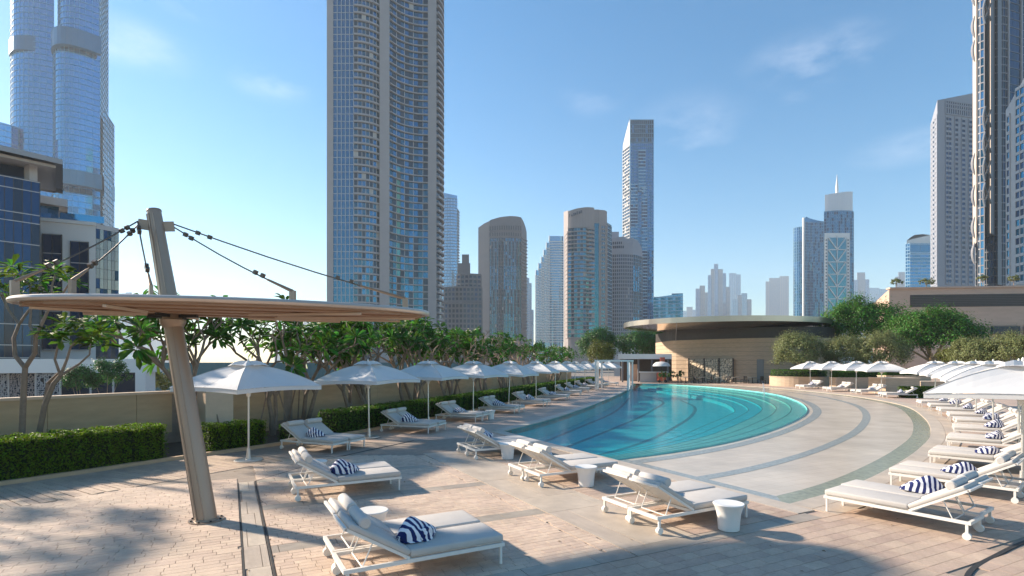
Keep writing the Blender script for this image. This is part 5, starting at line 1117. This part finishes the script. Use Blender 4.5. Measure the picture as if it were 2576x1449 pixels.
T = far('beige_apartment_block', 'pale beige block with slanted roofline cut by the right edge', 2560, 190); Y = 190
p = sec(2530, Y + 3, 2620, Y - 12, 1); z0, z1 = ZP(268, Y), ZP(120, Y - 12); block(T, p, -5, [z0, z1], 15, t_pale)
for x0, x1, n in ((2533.5, 2541, 1), (2556, 2590, 3)):
    q = sec(x0, Y + 3 - (x0 - 2530) * .167 - .2, x1, Y + 3 - (x1 - 2530) * .167 - .2, n); grid(T, q, lv(ZP(715, Y), ZP(285 if x0 < 2550 else 232, Y), 3.1), [gl_blue, gl_deep], (1.0, .3, t_pale), (.25, .3, t_pale), sname='spandrel', mname='jamb')
panes(T, 110)
# ---- long stone building with louvre bands
T = building('stone_podium_building', 'long low sandstone building with dark horizontal louvre bands', 'building', 2420, 95, 'buildings right of the pool', 0.); o = T.location
p = sec(2237, 93, 2680, 90, 8); zt = ZP(727, 93); block(T, p, 0, zt, 20, t_pink); zs = [ZP(y, 93) for y in (727, 740, 773, 791, 822)]
block(T, [(PX(2196, 108), 108), (PX(2236.8, 93.1), 93.1)], 0, [zt - 1.0, zt - .05], 6, t_pink, 'corner_wall')
MB().wallstrip(p, zt - .02, zt + .25, -1, .25).build('coping', t_pink, T, off=o)
for (xa, ya, yb) in ((2290, 741, 772), (2395, 789, 816)):
    q = sec(xa, 92.6, 2680, 90, 1); MB().wallstrip(q, ZP(yb, 92), ZP(ya, 92), -.3, .03).build('louvre_band', dark, T, off=o)
    for k in range(7): z = ZP(yb, 92) + (ZP(ya, 92) - ZP(yb, 92)) * (k + .5) / 7; MB().wallstrip(q, z - .05, z + .05, 0, .10).build('louvre_slat', louv, T, off=o)
for x0, x1 in ((2425, 2478), (2496, 2566), (2580, 2650)): q = sec(x0, 92.2 - (x0 - 2290) * .0067, x1, 92.2 - (x1 - 2290) * .0067, 1); MB().wallstrip(q, ZP(841, 92), ZP(822, 92), -.3, .06).build('window', gl_navy, T, off=o)
for x0, x1 in ((2430, 2478), (2490, 2566)): q = sec(x0, 92.2 - (x0 - 2290) * .0067, x1, 92.2 - (x1 - 2290) * .0067, 1); MB().wallstrip(q, ZP(895, 92), ZP(868, 92), -.3, .06).build('window', gl_navy, T, off=o)
for y in (783, 819, 846, 862): MB().wallstrip(p, ZP(y, 92) - .04, ZP(y, 92) + .05, -.1, .05).build('string_course', t_pink, T, off=o)
# ---- round pavilion at the head of the pool
T = building('pool_pavilion', 'round sandstone pavilion with wide steel-rimmed roof at the head of the pool', 'pavilion', 1830, 74, 'buildings right of the pool', -.012); o = T.location
wp = spl([(PX(1683, 80) + .2, 88), (PX(1683, 80), 80), (24.7, 76.9), (27.2, 73.6), (30.2, 70.9), (34, 69.0), (38, 68.8), (42.0, 71.5), (44.5, 77)], 48); n = 10
block(T, wp, -.012, 6.95, 6, joint, 'wall_core')
for k in range(n): z = 5.7 * k / n; MB().wallstrip(wp, z, z + 5.7 / n - .035, -.02, .06 + .012 * (k % 2)).build('stone_course', stone, T, off=o)
MB().wallstrip(wp, 5.7, 7.05, -.02, .05).build('dark_frieze', dark, T, off=o)
rc, ra, rb_ = Vector((29.6, 77.0, 0)), 13.7, 12.0; rp_ = [(rc.x + ra * math.cos(a), rc.y + rb_ * math.sin(a)) for a in [2 * math.pi * k / 72 for k in range(72)]]
ins = [(rc.x + (ra - 4.5) * math.cos(a), rc.y + (rb_ - 6.2) * math.sin(a)) for a in [2 * math.pi * k / 72 for k in range(72)]]
sf = MB(); sf.strip(p3(rp_ + rp_[:1], 7.5), p3(ins + ins[:1], 7.02)); sf.sheet([ins], 7.02); sf.build('soffit', mirror, T, off=o)
for k in range(24):
    a = rp_[3 * k:3 * k + 4] if k < 23 else rp_[69:] + rp_[:1]; b = MB(); b.wallstrip(a, 7.48, 8.15, -.15, .02); b.build('rim_panel', rimsteel, T, True, o)
MB().prism(rp_, 7.9, 8.1).build('roof', t_grey, T, off=o)
def wall_pt(x): j = min(range(len(wp)), key=lambda k: abs(CX + F * wp[k][0] / wp[k][1] - x) + (100 if k < 8 else 0)); return Vector(wp[j])
A, B = wall_pt(1722), wall_pt(1835); q = [A + (B - A) * k / 3 + Vector((0.05, -.75 - (.5 if k in (1, 2) else 0))) for k in range(4)]
scr = mat('screen_cream', (.78, .63, .45), .7, var=.06)
for k in range(3):
    a, b = q[k], q[k + 1]; MB().wallstrip([tuple(a), tuple(b)], 0, 3.05, -.10, -.008).build('screen_panel', scr, T, off=o); crackle(T, a, b, 0.05, 3.0, mat('screen_dark', (.05, .03, .02), .6, var=0), 8, 11, .035, 'fretwork_screen', o, 40 + k)
for v in q: b = MB(); b.box((v.x, v.y, 1.55), (.14, .16, 3.12)); b.build('screen_post', dark, T, off=o)
a = wall_pt(1904); b = wall_pt(1929); MB().wallstrip([tuple(a), tuple(b)], 0, 2.95, -.05, .13).build('door', mat('grey_door', (.22, .22, .21), .5, var=.04), T, off=o)
b = MB(); b.bar((PX(1700, 70), 70.0, 5.3), (PX(1690, 68), 66, 7.4), .06, .06); b.build('roof_stay', t_beige, T, off=o)
# ---- flat-roofed bar and the villa behind it
T = building('pool_bar', 'flat white-roofed bar with dark opening left of the pavilion', 'bar', 1620, 73, 'buildings right of the pool', -.012); o = T.location
block(T, sec(1555, 71, 1690, 71, 1), 3.0, 3.65, 7, t_white, 'roof_slab'); block(T, sec(1560, 77, 1690, 77, 1), 0, 3.0, .5, dark, 'back_wall'); block(T, sec(1610, 70.5, 1678, 70.5, 1), 0, 1.25, .5, concrete, 'counter'); block(T, sec(1607, 70.3, 1681, 70.3, 1), 1.25, 1.37, .9, t_white, 'counter_top')
for x in (1566, 1606, 1640, 1680): v = at(x, 71.3); b = MB(); b.box((v[0], v[1], 1.5), (.2, .2, 2.99)); b.build('column', t_brown, T, off=o)
block(T, sec(1584, 75, 1603, 75, 1), 0, 2.3, .2, t_pink, 'door_leaf')
T = building('blue_windowed_villa', 'pale villa with blue window grid behind the bar and the dark trees', 'building', 1600, 120, 'buildings right of the pool', -5.); Y = 120
p = sec(1545, Y, 1690, Y, 16); block(T, p, -5, ZP(858, Y), 12, t_pale); q = sec(1563, Y - .3, 1686, Y - .3, 15); grid(T, q, [ZP(894, Y), ZP(882, Y), ZP(870, Y)], [gl_blue, gl_deep, gl_sky], (.35, .3, t_white), (.22, .3, t_white)); panes(T, 30)
# ---- dining sets in front of the pavilion
def make_chair():
    t = thing('dining_chair', '', 'chair', group='dark dining chairs by the pavilion'); b = MB(); b.box((0, 0, .44), (.5, .5, .06)); b.build('seat', darkm, t)
    b = MB(); b.box((-.24, 0, .68), (.05, .5, .42)); b.build('backrest', darkm, t)
    for x in (-.22, .22):
        for y in (-.22, .22): b = MB(); b.box((x, y, .205), (.04, .04, .41)); b.build('leg', darkm, t)
    KIDS(t); return t
def make_table():
    t = thing('dining_table', '', 'table', group='dark dining tables by the pavilion'); MB().lathe([(.5, .72), (.5, .76), (.01, .76)], 20, cap=False).build('top', mat('table_top', (.30, .28, .25), .3, var=.05), t); MB().tube([(0, 0, .02), (0, 0, .72)], .05, 8).build('stem', darkm, t); MB().lathe([(.28, 0), (.28, .03), (.05, .05)], 16).build('foot', darkm, t); KIDS(t); return t
CH, TB = make_chair(), make_table(); ci = 0
for i in range(7):
    x = 1725 + i * 42; Y = 67.4 + .5 * (i % 2) - (i > 4) * 2.2; v = Vector(at(x, Y, -.012)); lb = f'{ORD[i]} dark round dining table before the pavilion, counted from the left'
    if i == 0: TB.location = v; TB['label'] = lb
    else: dup(TB, lb, v, 0)
    for j, a in enumerate((.4, 2.6)):
        c = v + Vector((math.cos(a), -abs(math.sin(a)) * .6, 0)) * .95; lb = f"dark dining chair {'right' if j == 0 else 'left'} of the {ORD[i]} dining table from the left"
        if ci == 0: CH.location = c; CH.rotation_euler = (0, 0, a + 3.14); CH['label'] = lb
        else: dup(CH, lb, c, a + 3.14)
        ci += 1
t = thing('drinks_cart', 'orange-red drinks cart under a small white dome between bar and pavilion', 'cart', at(1664, 69.5, -.012)); b = MB(); b.box((0, 0, .75), (1.0, .8, 1.1)); b.build('cart_body', mat('orange_red', (.45, .10, .05), .6, var=.1), t); MB().lathe([(1.1, 2.1), (1.0, 2.35), (.7, 2.6), (.01, 2.7)], 20, cap=False).build('dome', canvas, t, True); MB().tube([(0, 0, 1.3), (0, 0, 2.65)], .05, 6).build('post', darkm, t)
for s_ in (-1, 1): b = MB(); b.tube([(s_ * .4, -.45, .2), (s_ * .4, -.38, .2)], .2, 14); b.build('wheel', darkm, t)
b = MB(); b.box((.15, .1, 2.95), (.6, .1, .55)); b.build('sign_board', mat('orange_red', (.45, .10, .05)), t)
for i, (x, Y) in enumerate(((1668, 68), (1690, 68.4), (1712, 68.6))):
    clump_tree('potted_shrub', f'{ORD[i]} small potted shrub left of the pavilion screens, counted from the bar', at(x, Y, -.012), at(x, Y, 1.0), (.55, .45, .5), 20, 50, .11, ldark, 'potted shrubs by the pavilion', .2, .04, 50 + i, limbs=3)
# ================================================================== AIR
hz = MB(); hz.box((0, 1400, 237), (5900, 3600, 486)); h = hz.build('haze', [], None); h['kind'] = 'stuff'
m = bpy.data.materials.new('haze_air'); m.use_nodes = True; m.node_tree.nodes.clear(); vo = m.node_tree.nodes.new('ShaderNodeVolumePrincipled'); mo2 = m.node_tree.nodes.new('ShaderNodeOutputMaterial')
vo.inputs['Color'].default_value = (.80, .90, 1.0, 1); vo.inputs['Density'].default_value = HAZE = .00019; vo.inputs['Anisotropy'].default_value = .25
m.node_tree.links.new(vo.outputs[0], mo2.inputs['Volume']); h.data.materials.clear(); h.data.materials.append(m)
